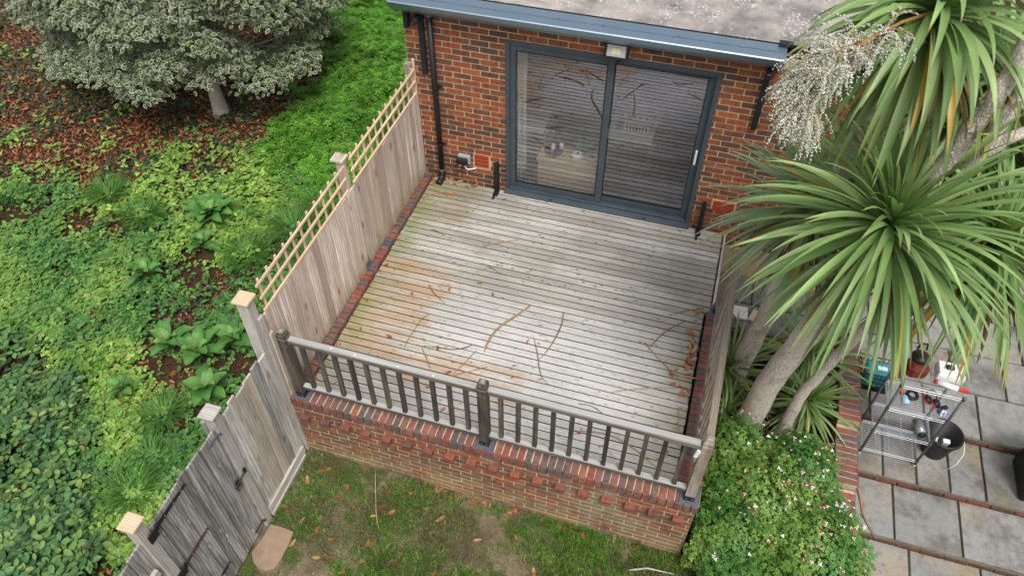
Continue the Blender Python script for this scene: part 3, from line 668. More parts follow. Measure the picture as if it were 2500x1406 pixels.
plank('bottom_rail', MW_siderail, rail2, (4.015, .135, .205), (4.0, 2.36, .205), .06, .05, (1, 0, 0), .005)
for k in range(14): 
    y = .28+k*.15; plank('baluster', MW_siderail, rail2, (4.012, y, .225), (4.026, y, .89), .045, .035, (0, 1, 0), .003)

# ------------------------------------------------------------------ fence along the deck, with trellis
fence = thing('timber_fence', 'whitewashed close boarded fence beside the deck topped with pale trellis', 'fence', (0, 1.9, GZ))
random.seed(3)
y = .085
for a, bnd in ((.085, 1.93), (1.93, 3.77)):
    y = a
    while y < bnd-.03:
        wd = min(random.uniform(.105, .15), bnd-y); 
        if bnd-y-wd < .05: wd = bnd-y
        x = .012+random.uniform(-.002, .004)+(.006 if int(y*31) % 2 else 0)
        plank('fence_board', MW_fence, fence, (x, y+wd/2, -.02), (x, y+wd/2, 1.235+random.uniform(-.006, .006)), wd+.012, .02, (0, 1, 0), .003, roll=random.uniform(-.03, .03)+.03); y += wd
for y in (.02, 1.905, 3.73):
    if y < .1 : continue
    plank('fence_post', MW_fence if y < 3 else MW_siderail, fence, (-.045, y, GZ), (-.045, y, 1.60 if y < 3 else 1.66), .08, .08, (0, 1, 0), .004)
    if y < 3: plank('post_cap', MW_fence, fence, (-.055, y-.07, 1.612), (-.055, y+.07, 1.612), .14, .024, (1, 0, 0), .003)
plank('corner_batten', MW_lath, fence, (.012, 3.755, 1.235), (.012, 3.755, 1.70), .03, .03, (0, 1, 0), .002)
for z in (.0, .6, 1.05): plank('fence_rail', MW_fence, fence, (-.04, .09, z), (-.04, 3.7, z), .07, .04, (0, 0, 1), .003)
for a, bnd in ((.10, 1.84), (1.965, 3.735)):
    for z in (1.262, 1.415, 1.568): plank('trellis_rail', MW_lath, fence, (.020, a, z), (.020, bnd, z+random.uniform(-.004, .004)), .026, .02, (0, 0, 1), .002)
    k = 0; y = a+.07
    while y < bnd:
        plank('trellis_lath', MW_lath, fence, (-.001, y, 1.245), (-.001, y, 1.60), .024, .018, (0, 1, 0), .002); y += .152
b = MB(); b.box((.045, 1.915, .075), (.012, .10, .14)); b.box((.08, 1.915, .058), (.06, .10, .012)); b.build('post_bracket', M_plate, fence)
# corner post and lower fence panel by the lawn
pan = thing('fence_panel', 'pale grey streaked fence panel between tall corner post and gate post', 'fence', (0, -.42, GZ))
plank('corner_post', MW_post, pan, (-.055, -.01, GZ), (-.055, -.01, 1.50), .11, .11, (0, 1, 0), .004)
plank('corner_board', MW_post, pan, (.02, .02, GZ+.02), (.02, .02, 1.26), .07, .03, (0, 1, 0), .004)
plank('corner_board', MW_fence, pan, (.03, .065, .04), (.03, .065, 1.0), .055, .03, (0, 1, 0), .004)
for d, z in ((.155, 1.512),): plank('post_cap', MW_cap, pan, (-.055, -.01-d/2, z), (-.055, -.01+d/2, z), d, .024, (1, 0, 0), .003)
y = -.055; k = 0
while y > -.80:
    wd = random.uniform(.10, .15); 
    if y-wd < -.76: wd = y+.815
    top = .84+.03*math.sin(k*2.1)+.02*(k % 3)
    plank('panel_board', MW_panel, pan, (-.005+(.007 if k % 2 else 0), y-wd/2, GZ+.10), (-.005+(.007 if k % 2 else 0), y-wd/2, top), wd-.004, .02, (0, 1, 0), .003); y -= wd; k += 1
plank('gravel_board', MW_post, pan, (.02, -.05, GZ+.11), (.02, -.815, GZ+.09), .13, .03, (0, 0, 1), .004)
plank('gravel_board', MW_post, pan, (.035, -.08, GZ+.02), (.035, -.80, GZ+.01), .07, .03, (0, 0, 1), .004)
for z in (-.2, .55): plank('panel_rail', MW_post, pan, (-.035, -.05, z), (-.035, -.82, z), .07, .035, (0, 0, 1), .003)
def gatepost(y, h, cm, lab, m=MW_post):
    t = thing('gate_post', lab, 'post', (-.005, y, GZ))
    plank('post', m, t, (-.005, y, GZ-.05), (-.005, y, h), .10, .10, (0, 1, 0), .004)
    plank('post_cap', cm, t, (-.005-.072, y, h+.013), (-.005+.072, y, h+.013), .145, .026, (0, 1, 0), .004)
    return t
gp1 = gatepost(-.875, 1.02, MW_post, 'bleached gate post with worn white cap beside the latch')
plank('side_batten', MW_panel, gp1, (-.075, -.90, GZ), (-.075, -.90, .93), .07, .04, (0, 1, 0), .004)
gp2 = gatepost(-1.915, 1.06, MW_cap, 'grey gate post with new square cap carrying the strap hinges')
gate = thing('garden_gate', 'dark grey boarded garden gate with black iron strap hinges', 'gate', (.0, -1.4, GZ))
y = -.935; k = 0
while y > -1.85:
    wd = random.uniform(.085, .125); 
    if y-wd < -1.80: wd = y+1.855
    plank('gate_board', MW_gate, gate, (.01+(.005 if k % 2 else 0), y-wd/2, GZ+.05), (.01+(.005 if k % 2 else 0), y-wd/2, .90-.035*abs(k-4)*.3+random.uniform(-.01, .01)), wd-.005, .02, (0, 1, 0), .003); y -= wd; k += 1
for z in (-.75, .05, .70): plank('gate_ledge', MW_gate, gate, (-.02, -.95, z), (-.02, -1.84, z), .1, .03, (0, 0, 1), .003)
for z, y1, m in ((.80, -1.42, M_blackmetal), (.09, -1.46, M_rust), (-.62, -1.46, M_blackmetal)):
    b = MB(); n_ = 9
    for k in range(n_):
        ya = -1.80+(y1+1.80)*k/n_; yb = -1.80+(y1+1.80)*(k+1)/n_; h = .045*(1-.5*k/n_); b.box((.031, (ya+yb)/2, z), (.008, abs(yb-ya)+.0004, h))
    st = b.build('strap_hinge', m, gate)
    b = MB(); b.tube([(.034, -1.80, z-.035), (.034, -1.80, z+.035)], .012, 10); b.box((.054, -1.87, z), (.010, .10, .11), Matrix.Rotation(.785, 3, 'X') if False else None); b.build('hinge_plate', M_blackmetal, st, bevel=.003)
    for k in range(3):
        q = MB(); q.lathe((.034, -1.70+k*.11, z), [(.008, 0), (.008, .005), (.004, .008)], 8, Matrix.Rotation(math.pi/2, 3, 'Y')); q.build('bolt', M_plate, st)
b = MB(); b.box((.036, -.99, .05), (.012, .05, .09)); la = b.build('latch', M_blackmetal, gate, bevel=.003)
b = MB(); b.tube([(.05, -1.05, .06), (.055, -.97, .075), (.055, -.885, .10)], .009, 8); b.box((.05, -.875, .105), (.02, .03, .07)); b.build('latch_bar', M_blackmetal, la)
b = MB(); b.tube([(.05+.0, -1.0+.035*math.cos(a), .02+.04*math.sin(a)) for a in np.linspace(0, 6.28, 14)], .006, 6, False); b.build('latch_ring', M_rust, la)
for z, m in ((.80, M_plate), (-.80, M_rust)):
    b = MB(); b.box((.034, -.99, z), (.012, .16, .022)); b.box((.05, -.925, z), (.02, .02, .03)); b.build('gate_bolt', m, gate)
fp = thing('side_fence', 'grey close boarded fence continuing past the gate hinges', 'fence', (0, -2.4, GZ))
y = -1.965; k = 0
while y > -3.2:
    wd = random.uniform(.12, .16); plank('fence_board', MW_panel if k % 3 == 5 else MW_gate, fp, (.0+(.006 if k % 2 else 0), y-wd/2, GZ), (.0+(.006 if k % 2 else 0), y-wd/2, .83-.015*k), wd-.004, .02, (0, 1, 0), .003); y -= wd; k += 1
plank('fence_rail', MW_post, fp, (.03, -2.0, .42), (.03, -3.2, .42), .08, .04, (0, 0, 1), .003)
# stepping slab at the gate
sv = [(.02, -.90), (.15, -.895), (.28, -.905), (.30, -1.05), (.295, -1.2), (.28, -1.30), (.21, -1.345), (.13, -1.345), (.05, -1.30), (-.01, -1.22), (.02, -1.05)]
b = MB(); n_ = len(sv); sv = [(x*1.02+.045, y) for x, y in sv]
b.add([(x, y, GZ-.03) for x, y in sv]+[(x, y, GZ+.035) for x, y in sv], [tuple(range(n_-1, -1, -1)), tuple(range(n_, 2*n_))]+[(i, (i+1) % n_, n_+(i+1) % n_, n_+i) for i in range(n_)])
tag(b.build('stepping_slab', M_step, None, bevel=.008), 'round cornered buff concrete step lying at the foot of the gate', 'slab')

# ------------------------------------------------------------------ stepped patio
pat = tag(mesh_obj('patio', (lambda b: (b.box((7.75, 1.05, -.93), (4.4, .66, .10)), b.box((7.75, 1.71, -.88), (4.4, .68, .20)), b.box((7.75, 4.4, -.83), (4.4, 4.7, .30)), b.box((4.80, 3.30, -.83), (1.5, .95, .30)), b.box((7.75, -.3, GZ-.055), (4.4, 2.05, .06)), b.mesh('patio'))[-1])(MB()), M_joint), kind='structure', label='stepped patio of stone slabs with brick risers')
def slab(x0, x1, y0, y1, z, g=.011):
    me = boxmesh((round(x1-x0-2*g, 3), round(y1-y0-2*g, 3), .045), .006, M_slab, .003, key=random.randint(0, 5))
    place(bpy.data.objects.new('paving_slab', me), pat, Matrix.Translation(((x0+x1)/2, (y0+y1)/2, z-.0225+random.uniform(-.003, .003))) @ Matrix.Rotation(random.uniform(-.008, .008), 4, 'Z'))
for y0, y1 in ((.10, .75), (-.55, .10)):
    for a, c in ((5.68, 6.28), (6.28, 6.94), (6.94, 7.6), (7.6, 8.25), (8.25, 8.9), (8.9, 9.5)): slab(a+(.2 if y0 < 0 else 0), c+(.2 if y0 < 0 else 0), y0, y1, -.95+.005)
for a, c in ((5.70, 6.115), (6.115, 6.755), (6.755, 7.4), (7.4, 8.0), (8.0, 8.65), (8.65, 9.3), (9.3, 9.9)): slab(a, c, .73, 1.40, -.85)
for a, c in ((5.70, 5.99), (5.99, 6.32), (6.32, 6.645), (6.645, 6.99), (6.99, 7.6), (7.6, 8.1), (8.1, 8.7), (8.7, 9.3), (9.3, 9.9)): slab(a, c, 1.37, 2.08, -.75)
for r, (y0, y1, off) in enumerate(((2.05, 2.66, 0), (2.66, 3.25, .33), (3.25, 3.85, 0), (3.85, 4.45, .3), (4.45, 5.1, 0), (5.1, 5.7, .3), (5.7, 6.4, 0))):
    x = 5.57+off-.3
    for k in range(8): 
        if x > 4.0: slab(x+.15 if False else x, x+.565, y0, y1, -.65)
        x += .565
for a, c, y0, y1 in ((4.02, 4.62, 2.86, 3.30), (4.62, 5.22, 2.86, 3.30), (4.02, 4.45, 3.30, 3.76), (4.45, 5.10, 3.30, 3.76)): slab(a, c, y0, y1, -.65)
for y, z in ((.725, -.85), (1.365, -.75), (2.045, -.65)):
    x = 5.70; i = 0
    while x < 9.8:
        me = boxmesh((.215, .05, .052), .005, MB_riser, .002, key=('r', i % 4)); place(bpy.data.objects.new('riser_brick', me), pat, Matrix.Translation((x+.108, y+.012+random.uniform(-.003, .003), z-.072))); x += .225; i += 1
sw = thing('stepped_wall', 'narrow stepped brick wall dividing planting bed from patio steps', 'wall', (5.55, 1.7, GZ))
for y0, y1, z in ((1.71, 2.9, -.40), (1.0, 1.71, -.50), (.60, 1.0, -.60)):
    b = MB(); b.box((5.55, (y0+y1)/2, (z-.09+GZ-.1)/2), (.20, y1-y0-.001, z-.09-GZ+.1)); b.build('wall_core', MM_front, sw)
    b = MB(); b.box((5.55, (y0+y1)/2, z-.055), (.205, y1-y0-.001, .09)); b.build('coping_bed', MM_front, sw)
    yy = y0+.035; i = 0
    while yy < y1-.02:
        me = boxmesh((.065, .235, .102), .007, MB_cope, .0025, key=('s', i % 5)); place(bpy.data.objects.new('coping_brick', me), sw, Matrix.Translation((5.55, yy, z-.05)) @ Matrix.Rotation(math.pi/2+random.uniform(-.015, .015), 4, 'Z')); yy += .0745; i += 1
    for r in range(int((z-.11-GZ)/.075)):
        yy = y0+(.11 if r % 2 else .0)
        while yy+.2 < y1+.12:
            l_ = min(.215, y1-yy-.005)
            if l_ > .05:
                for sx in (5.447,): place(bpy.data.objects.new('brick', boxmesh((.05, round(l_, 3), .065), .004, MB_front, .0015, key=r % 3)), sw, Matrix.Translation((sx+.018, yy+l_/2, z-.145-r*.075)))
            yy += .225
for y in (1.25, 1.48): place(bpy.data.objects.new('projecting_brick', boxmesh((.12, .1025, .068), .006, MB_cope, .002)), sw, Matrix.Translation((5.43, y, -.70)))

# ------------------------------------------------------------------ wire rack and the things on it
rk = thing('wire_rack', 'chromed wire shelving rack standing on the patio steps', 'rack', (6.02, 1.75, -.75))
rx0, rx1, ry0, ry1 = 5.75, 6.30, 1.59, 1.95; RT = .46
for x in (rx0, rx1):
    for y in (ry0, ry1):
        b = MB(); b.tube([(x, y, -.745), (x, y, RT+.03)], .0125, 10); po = b.build('upright', M_dgrey, rk, True)
        b = MB(); b.lathe((x, y, -.748), [(.02, 0), (.02, .012), (.013, .02)], 10); b.build('foot', M_chrome, po)
for z in (-.66, -.32, .08, RT):
    b = MB()
    for y in (ry0, ry1):
        for dz in (0, -.028): b.tube([(rx0, y, z+dz), (rx1, y, z+dz)], .0032, 6)
    for x in (rx0, rx1):
        for dz in (0, -.028): b.tube([(x, ry0, z+dz), (x, ry1, z+dz)], .0032, 6)
    for k in range(16): y = ry0+(ry1-ry0)*(k+.5)/16; b.tube([(rx0, y, z+.003), (rx1, y, z+.003)], .0022, 5)
    for x in np.linspace(rx0+.14, rx1-.14, 3): b.tube([(x, ry0, z-.004), (x, ry1, z-.004)], .003, 5)
    b.build('shelf', M_chrome, rk)
    for x in (rx0, rx1):
        for y in (ry0, ry1): b = MB(); b.lathe((x, y, z-.02), [(.016, 0), (.019, .02), (.016, .035)], 10); b.build('shelf_collar', M_dgrey, rk)
SZ = RT+.008
t = thing('tool_bag', 'maroon canvas bag with black rounded top on the rack', 'bag', (5.87, 1.80, SZ))
b = MB(); b.box((5.86, 1.77, SZ+.08), (.19, .17, .16), Matrix.Rotation(.2, 3, 'Z')); b.build('body', M_maroon, t, bevel=.035)
b = MB(); b.lathe((5.86, 1.83, SZ+.17), [(.07, -.03), (.085, .0), (.075, .03), (.03, .045)], 18); b.build('top_flap', M_black, t, True)
b = MB(); b.tube([(5.81, 1.86, SZ+.25), (5.82, 1.87, SZ+.32), (5.88, 1.88, SZ+.32), (5.89, 1.87, SZ+.25)], .01, 8); b.build('handle', M_black, t, True)
t = thing('white_case', 'white plastic case on the rack shelf', 'case', (6.17, 1.83, SZ))
b = MB(); b.box((6.17, 1.83, SZ+.045), (.24, .17, .09)); b.build('body', M_white, t, bevel=.008)
b = MB(); b.box((6.17, 1.83, SZ+.101), (.23, .16, .02)); b.build('lid', M_white, t, bevel=.006)
b = MB(); b.box((6.15, 1.83, SZ+.125), (.07, .05, .028)); b.build('handle', M_black, t, bevel=.006)
t = thing('sealant_tube', 'white tube with red cap lying beside the white case', 'tube', (6.17, 1.68, SZ))
b = MB(); b.tube([(6.06, 1.70, SZ+.03), (6.24, 1.67, SZ+.03)], .028, 14); b.build('body', M_white, t, True)
b = MB(); b.tube([(6.24, 1.67, SZ+.03), (6.26, 1.667, SZ+.03), (6.33, 1.655, SZ+.03)], [.026, .019, .018], 12); b.build('cap', M_red, t, True)
b = MB(); b.tube([(6.03, 1.705, SZ+.03), (6.06, 1.70, SZ+.03)], .022, 12); b.build('end_disc', M_red, t, True)
SZ = .088
t = thing('tape_roll', 'black tape roll with pale core on the rack', 'tape', (5.98, 1.80, SZ))
b = MB(); b.tube([(5.98+.045*math.cos(a), 1.80+.045*math.sin(a), SZ+.022) for a in np.linspace(0, 2*math.pi, 21)], .02, 10, False); b.build('roll', M_black, t, True)
b = MB(); b.lathe((5.98, 1.80, SZ), [(.03, .004), (.03, .03)], 16); b.build('core', M_grey, t)
t = thing('ear_defenders', 'black ear defenders with red rings on the rack', 'ear defenders', (6.16, 1.76, SZ))
for x, y in ((6.12, 1.78), (6.195, 1.755)):
    R = Matrix.Rotation(.5, 3, 'Y'); b = MB(); b.lathe((x, y, SZ+.03), [(.03, -.022), (.044, -.015), (.046, .01), (.03, .03), (.012, .034)], 16, R); cp = b.build('cup', M_black, t, True)
    b = MB(); b.tube([Vector((x, y, SZ+.03))+R @ Vector((.046*math.cos(a), .046*math.sin(a), -.004)) for a in np.linspace(0, 2*math.pi, 19)], .007, 6, False); b.build('ring', M_red, cp, True)
b = MB(); b.tube([(6.12, 1.80, SZ+.03), (6.11, 1.86, SZ+.05), (6.16, 1.90, SZ+.06), (6.21, 1.86, SZ+.05), (6.195, 1.775, SZ+.03)], .008, 8); b.build('headband', M_black, t, True)
t = thing('spray_bottle', 'clear blue spray bottle with red trigger lying on the rack', 'bottle', (5.87, 1.78, SZ))
b = MB(); b.tube([(5.92, 1.67, SZ+.033), (5.90, 1.74, SZ+.033), (5.89, 1.77, SZ+.033)], [.032, .032, .014], 12); b.build('body', M_blue, t, True)
b = MB(); b.box((5.875, 1.80, SZ+.033), (.03, .06, .035), Matrix.Rotation(.3, 3, 'Z')); b.box((5.85, 1.79, SZ+.05), (.06, .02, .02), Matrix.Rotation(.5, 3, 'Z')); b.build('trigger', M_red, t, bevel=.004)
t = thing('blue_carton', 'small blue and white carton with black lid at the rack edge', 'carton', (6.25, 1.68, SZ))
b = MB(); b.box((6.25, 1.67, SZ+.03), (.07, .07, .06), Matrix.Rotation(.5, 3, 'Z')); b.build('body', M_deepblue, t, bevel=.004)
b = MB(); b.box((6.255, 1.70, SZ+.066), (.075, .04, .012), Matrix.Rotation(.5, 3, 'Z')); b.build('lid', M_black, t, bevel=.003)
b = MB(); b.tube([(6.23, 1.62, SZ+.02), (6.245, 1.66, SZ+.075)], .014, 10); b.tube([(6.265, 1.625, SZ+.02), (6.27, 1.66, SZ+.07)], .012, 10); b.build('white_cap', M_white, t, True)
SZ = -.312
t = thing('metal_flask', 'grey metal flask leaning on the lower shelf by bucket', 'flask', (6.2, 1.68, SZ))
b = MB(); b.tube([(6.20, 1.64, SZ+.05), (6.16, 1.80, SZ+.055)], .045, 18); b.build('body', M_steel, t, True)
b = MB(); b.tube([(6.205, 1.62, SZ+.05), (6.20, 1.64, SZ+.05)], .04, 18); b.build('base', M_black, t, True)
bk = thing('bucket', 'black plastic bucket holding bottles beside the rack', 'bucket', (6.50, 1.85, -.75))
b = MB(); b.lathe((6.50, 1.84, -.748), [(.12, 0), (.17, .32), (.178, .325), (.178, .30), (.186, .30), (.186, .335), (.165, .335), (.115, .01), (.001, .01)], 32); b.build('body', M_black, bk, True)
b = MB(); b.tube([(6.685, 1.80, -.43), (6.70, 1.70, -.50), (6.66, 1.62, -.60), (6.60, 1.60, -.70)], .004, 6); b.build('handle', M_white, bk, True)
t = thing('green_carton', 'white and green carton standing in the bucket', 'carton', (6.53, 1.83, -.735))
b = MB(); b.box((6.53, 1.81, -.60), (.07, .05, .27), Matrix.Rotation(.15, 3, 'X')); b.build('body', M_white, t, bevel=.006)
b = MB(); b.box((6.53, 1.80, -.52), (.072, .053, .09), Matrix.Rotation(.15, 3, 'X')); b.build('band', M_green, t, bevel=.003)
t = thing('white_bottle', 'white bottle standing in the bucket next to the green carton', 'bottle', (6.45, 1.84, -.735))
b = MB(); b.lathe((6.45, 1.83, -.735), [(.03, 0), (.032, .02), (.032, .17), (.014, .2), (.014, .23), (.001, .231)], 16); b.build('body', M_white, t, True)
cr = thing('crate', 'dark mesh crate with teal cloth standing behind the wire rack', 'crate', (5.85, 2.55, -.65))
b = MB(); cx, cy = 5.83, 2.50
for z in (0, .07, .14, .21, .28):
    for (xa, ya, xb, yb) in ((-.17, -.13, .17, -.13), (-.17, .13, .17, .13), (-.17, -.13, -.17, .13), (.17, -.13, .17, .13)): b.tube([(cx+xa, cy+ya, -.645+z), (cx+xb, cy+yb, -.645+z)], .005, 5)
for k in range(9):
    for ya in (-.13, .13): x = cx-.17+.34*k/8; b.tube([(x, cy+ya, -.648), (x, cy+ya, -.36)], .004, 5)
b.box((cx, cy, -.642), (.34, .26, .012)); b.build('frame', M_black, cr)
b = MB(); b.box((cx+.01, cy, -.50), (.26, .19, .26)); b.build('cloth', M_teal, cr, bevel=.03)
b = MB(); b.box((cx+.05, cy-.02, -.365), (.10, .05, .015)); b.build('label_card', M_white, cr)
t = thing('black_box', 'tall black storage box standing on the patio step', 'box', (7.55, 1.72, -.75))
b = MB(); b.box((7.52, 1.72, -.46), (.46, .50, .57)); b.build('body', M_black, t, bevel=.02)
b = MB(); b.box((7.52, 1.72, -.155), (.49, .53, .035)); b.build('lid', M_black, t, bevel=.01)
for (x, y, a, lab) in ((4.33, 3.10, .05, 'white sheet offcut lying on slabs beside the side railing'), (4.54, 3.08, -.3, 'cream pointed offcut lying on slabs by the palm trunk')):
    b = MB(); R = Matrix.Rotation(a, 3, 'Z'); b.box((x, y, -.63), (.18, .2, .035), R); tag(b.build('board_offcut', M_white if a > 0 else M_cream, None, bevel=.004), lab, 'board')

# ------------------------------------------------------------------ leaves: templates
def strip(L=1.0, W=.2, n=3, curl=.0, fold=0.0, taper=True):
    """triangle strip leaf along +x"""
    v = []; f = []
    for i in range(n+1):
        s = i/n; w_ = W*math.sin(math.pi*min(1, .12+.88*s))**.8 if taper else W*(1-s*.9)
        x = L*s; z = curl*math.sin(s*math.pi)*L; v += [(x, -w_/2, z+fold*w_), (x, w_/2, z+fold*w_)]
    for i in range(n): a = 2*i; f += [(a, a+2, a+3), (a, a+3, a+1)]
    return v, f
def kite(cx, cy, ang, L, W):
    c, s = math.cos(ang), math.sin(ang); q = lambda x, y, z=0: (cx+c*x-s*y, cy+s*x+c*y, z)
    return [q(0, 0), q(L*.5, -W/2, .08*L), q(L, 0, -.06*L), q(L*.5, W/2, .08*L)], [(0, 1, 2), (0, 2, 3)]
def multi(parts):
    v = []; f = []
    for a, b in parts: o = len(v); v += a; f += [tuple(i+o for i in t) for t in b]
    return v, f
T_tri = multi([kite(0, 0, a, .55, .5) for a in (0, 2.09, 4.19)])
T_fine = multi([kite(.12*math.cos(a), .12*math.sin(a), a, .45, .26) for a in (0, 1.2, 2.4, 3.7, 5.0)])
T_oval = ([(0, 0, 0), (.25, -.22, .05), (.65, -.24, .04), (1, 0, -.06), (.65, .24, .04), (.25, .22, .05), (.5, 0, -.03)], [(0, 1, 6), (1, 2, 6), (2, 3, 6), (3, 4, 6), (4, 5, 6), (5, 0, 6)])
def rotv(v, a): c, s = math.cos(a), math.sin(a); return [(c*x-s*y, s*x+c*y, z) for x, y, z in v]
T_bram = multi([(rotv([(x*.95+.08, y, z) for x, y, z in T_oval[0]], a), T_oval[1]) for a in (0, 1.75, -1.75)])
T_ivy = ([(0, 0, 0), (.15, -.4, 0), (.45, -.22, .05), (1, 0, -.05), (.45, .22, .05), (.15, .4, 0)], [(0, 1, 2), (0, 2, 3), (0, 3, 4), (0, 4, 5)])
T_lit = strip(1, .34, 3, .22, .0)
T_blade = ([(-.5, 0, 0), (.5, 0, 0), (-.32, .12, .55), (.32, .12, .55), (0, .45, 1.0)], [(0, 1, 3), (0, 3, 2), (2, 3, 4)])
HO, HI = [(0, 0), (.3, -.27), (.7, -.24), (1, 0), (.7, .24), (.3, .27)], [(.10, 0), (.32, -.19), (.68, -.17), (.90, 0), (.68, .17), (.32, .19)]
T_hol = ([(x, y, .05*abs(y)*4) for x, y in HO]+[(x, y, .02) for x, y in HI], [q for i in range(6) for q in ((i, (i+1) % 6, 6+(i+1) % 6), (i, 6+(i+1) % 6, 6+i))]+[(6, 7, 8), (6, 8, 9), (6, 9, 10), (6, 10, 11)])
CREAM = np.array([.90, .90, .60]); 

def inblobs(x, y, blobs):
    d = np.zeros(len(x))
    for bx, by, r, wgt in blobs: d = np.maximum(d, wgt*np.clip(1.5-1.5*np.sqrt((x-bx)**2+(y-by)**2)/r, 0, 1))
    return d
def sample(n, box, dens):
    x = RNG.uniform(box[0], box[1], n); y = RNG.uniform(box[2], box[3], n); keep = RNG.random(n) < dens(x, y); return x[keep], y[keep]
def stuff(name, parts, mat, label):
    V, F, C = cat(parts); o = mesh_obj(name, mesh_np(name, V, F, C), mat); tag(o, label, None, None, 'stuff'); return o

LITTER = [(-6.2, 3.95, 1.9, 1), (-7.6, 4.4, 1.9, 1), (-5.0, 3.55, 1.3, 1), (-8.8, 4.6, 1.9, 1), (-3.7, 4.0, 1.0, .9), (-2.9, 5.1, .7, .8), (-4.9, 3.4, 1.4, .75), (-6.1, 3.9, 1.6, .85), (-3.8, 3.7, 1.1, .7), (-7.4, 4.2, 1.5, .8), (-2.6, 3.2, .5, .5), (-4.2, 1.9, .35, .5), (-3.3, .75, .4, .6), (-2.5, .45, .3, .6), (-6.7, 4.9, 1.6, 1), (-5.2, 4.5, 1.5, 1), (-4.8, 5.3, 1.6, 1), (-3.8, 5.2, 1.2, 1), (-8, 5.3, 1.8, 1), (-9.5, 6.8, 2.4, 1), (-4.9, 3.6, 1.0, .8), (-4.1, 4.5, 1.1, .9), (-3.6, 5.9, 1.2, 1), (-5.5, 6.5, 2.5, 1), (-3.3, 2.9, .6, .5), (-3.4, 3.5, .8, .5), (-2.2, 1.5, .5, .6), (-1.9, 1.9, .6, .6), (-2.9, 1.3, .3, .4), (-1.9, .2, .5, .55), (-1.4, 1.5, .4, .6)]
FINE = [(-3.3, 8.05, 1.3, 1), (-3.2, 9, 1.8, 1), (-2.46, 5.2, 1.05, 1), (-2.3, 6.2, 1.3, 1), (-2.2, 7.6, 1.6, 1), (-2.4, 4.6, 1.0, 1), (-1.3, 5.5, 1.4, 1), (-1.4, 8, 2.2, 1), (-1.5, 4.2, 1.0, 1), (-2.3, 10.5, 2.2, 1), (-.8, 3.3, .9, .8)]
BRAM = [(-3.9, -.35, .7, 1), (-3.05, -.45, .6, 1), (-2.75, -1.1, .62, 1), (-2.0, -1.5, .55, 1), (-2.2, -1.9, .7, 1), (-1.5, -1.95, .5, 1), (-2.5, -.9, .55, 1), (-4.6, -.3, .8, 1), (-3.6, -1, 1.3, 1), (-3.0, -2.2, 1.4, 1), (-1.2, -2.5, .5, 1)]
def d_lit(x, y): return np.clip(inblobs(x, y, LITTER)*1.1-.9*inblobs(x, y, FINE), 0, 1)
def d_fine(x, y): return np.clip(inblobs(x, y, FINE)*1.2-.25, 0, 1)*np.clip((fbm(x, y, 1.6, 41)-.16)*7, .25, 1)
def d_bram(x, y): return np.clip(inblobs(x, y, BRAM)*1.3-.2, 0, 1)*np.clip((fbm(x, y, 1.8, 51)-.26)*6, .1, 1)
def d_cov(x, y):
    b = 1-inblobs(x, y, LITTER)*.97-.8*np.clip(inblobs(x, y, FINE)*1.5-.3, 0, 1)-.9*inblobs(x, y, BRAM)
    return np.clip(b, .03, 1)*np.clip((fbm(x, y, 1.3, 61)-.27)*6, .08, 1)
LB = (-12, -.14, -4, 12)
def seen(x, y): return (y > -2.6-.0*x) & (y < 11) & (y > -3.4-.45*x-6.0) & (x > -11.5)
# leaf litter
x, y = sample(80000, (-11, -.14, -2.5, 9.5), lambda x, y: np.clip(d_lit(x, y)*.85+.035, 0, 1)); n = len(x)
p = np.c_[x, y, gz(x, y)+RNG.uniform(0, .05, n)]
R = rot_np(RNG.uniform(0, 6.28, n), RNG.uniform(0, .7, n), RNG.uniform(0, 6.28, n))
stuff('leaf_litter', [scatter(*T_lit, p, R, RNG.uniform(.04, .10, n), pickcol([(.26, .085, .035), (.33, .12, .05), (.20, .07, .035), (.30, .14, .075), (.15, .06, .035), (.38, .19, .10)], n, .25))], ML_dry, 'rust brown fallen leaves under the holly tree')
# dark ivy among the litter
x, y = sample(34000, (-11, -.3, 1.0, 8), lambda x, y: d_lit(x, y)*np.clip((fbm(x, y, 1.5, 71)-.38)*6, 0, .9)); n = len(x)
p = np.c_[x, y, gz(x, y)+RNG.uniform(.03, .09, n)]
stuff('ivy_cover', [scatter(*T_ivy, p, rot_np(RNG.uniform(0, 6.28, n), RNG.uniform(0, .6, n), RNG.uniform(0, 6.28, n)), RNG.uniform(.05, .085, n), pickcol([(.022, .05, .024), (.03, .065, .03), (.04, .085, .035), (.05, .09, .05)], n))], ML_soft, 'dark ivy trailing through the leaf litter')
# fine bright herb carpet
x, y = sample(105000, (-5.5, -.14, 2.4, 11), d_fine); n = len(x)
hgt = .04+.55*np.clip(fbm(x, y, 3.4, 81)-.22, 0, 1)*np.clip(inblobs(x, y, FINE)*1.5, .3, 1)
p = np.c_[x, y, gz(x, y)+hgt*RNG.uniform(.25, 1, n)]
colf = pickcol([(.09, .25, .02), (.11, .29, .025), (.07, .20, .018), (.15, .32, .035)], n, .16)
stuff('herb_carpet', [scatter(*T_fine, p, rot_np(RNG.uniform(0, 6.28, n), RNG.uniform(0, .7, n), RNG.uniform(0, 6.28, n)), RNG.uniform(.06, .115, n), colf*(.45+1.25*fbm(x, y, 2.3, 85))[:, None])], ML_soft, 'bright green fine leaved herb carpet beside the house')
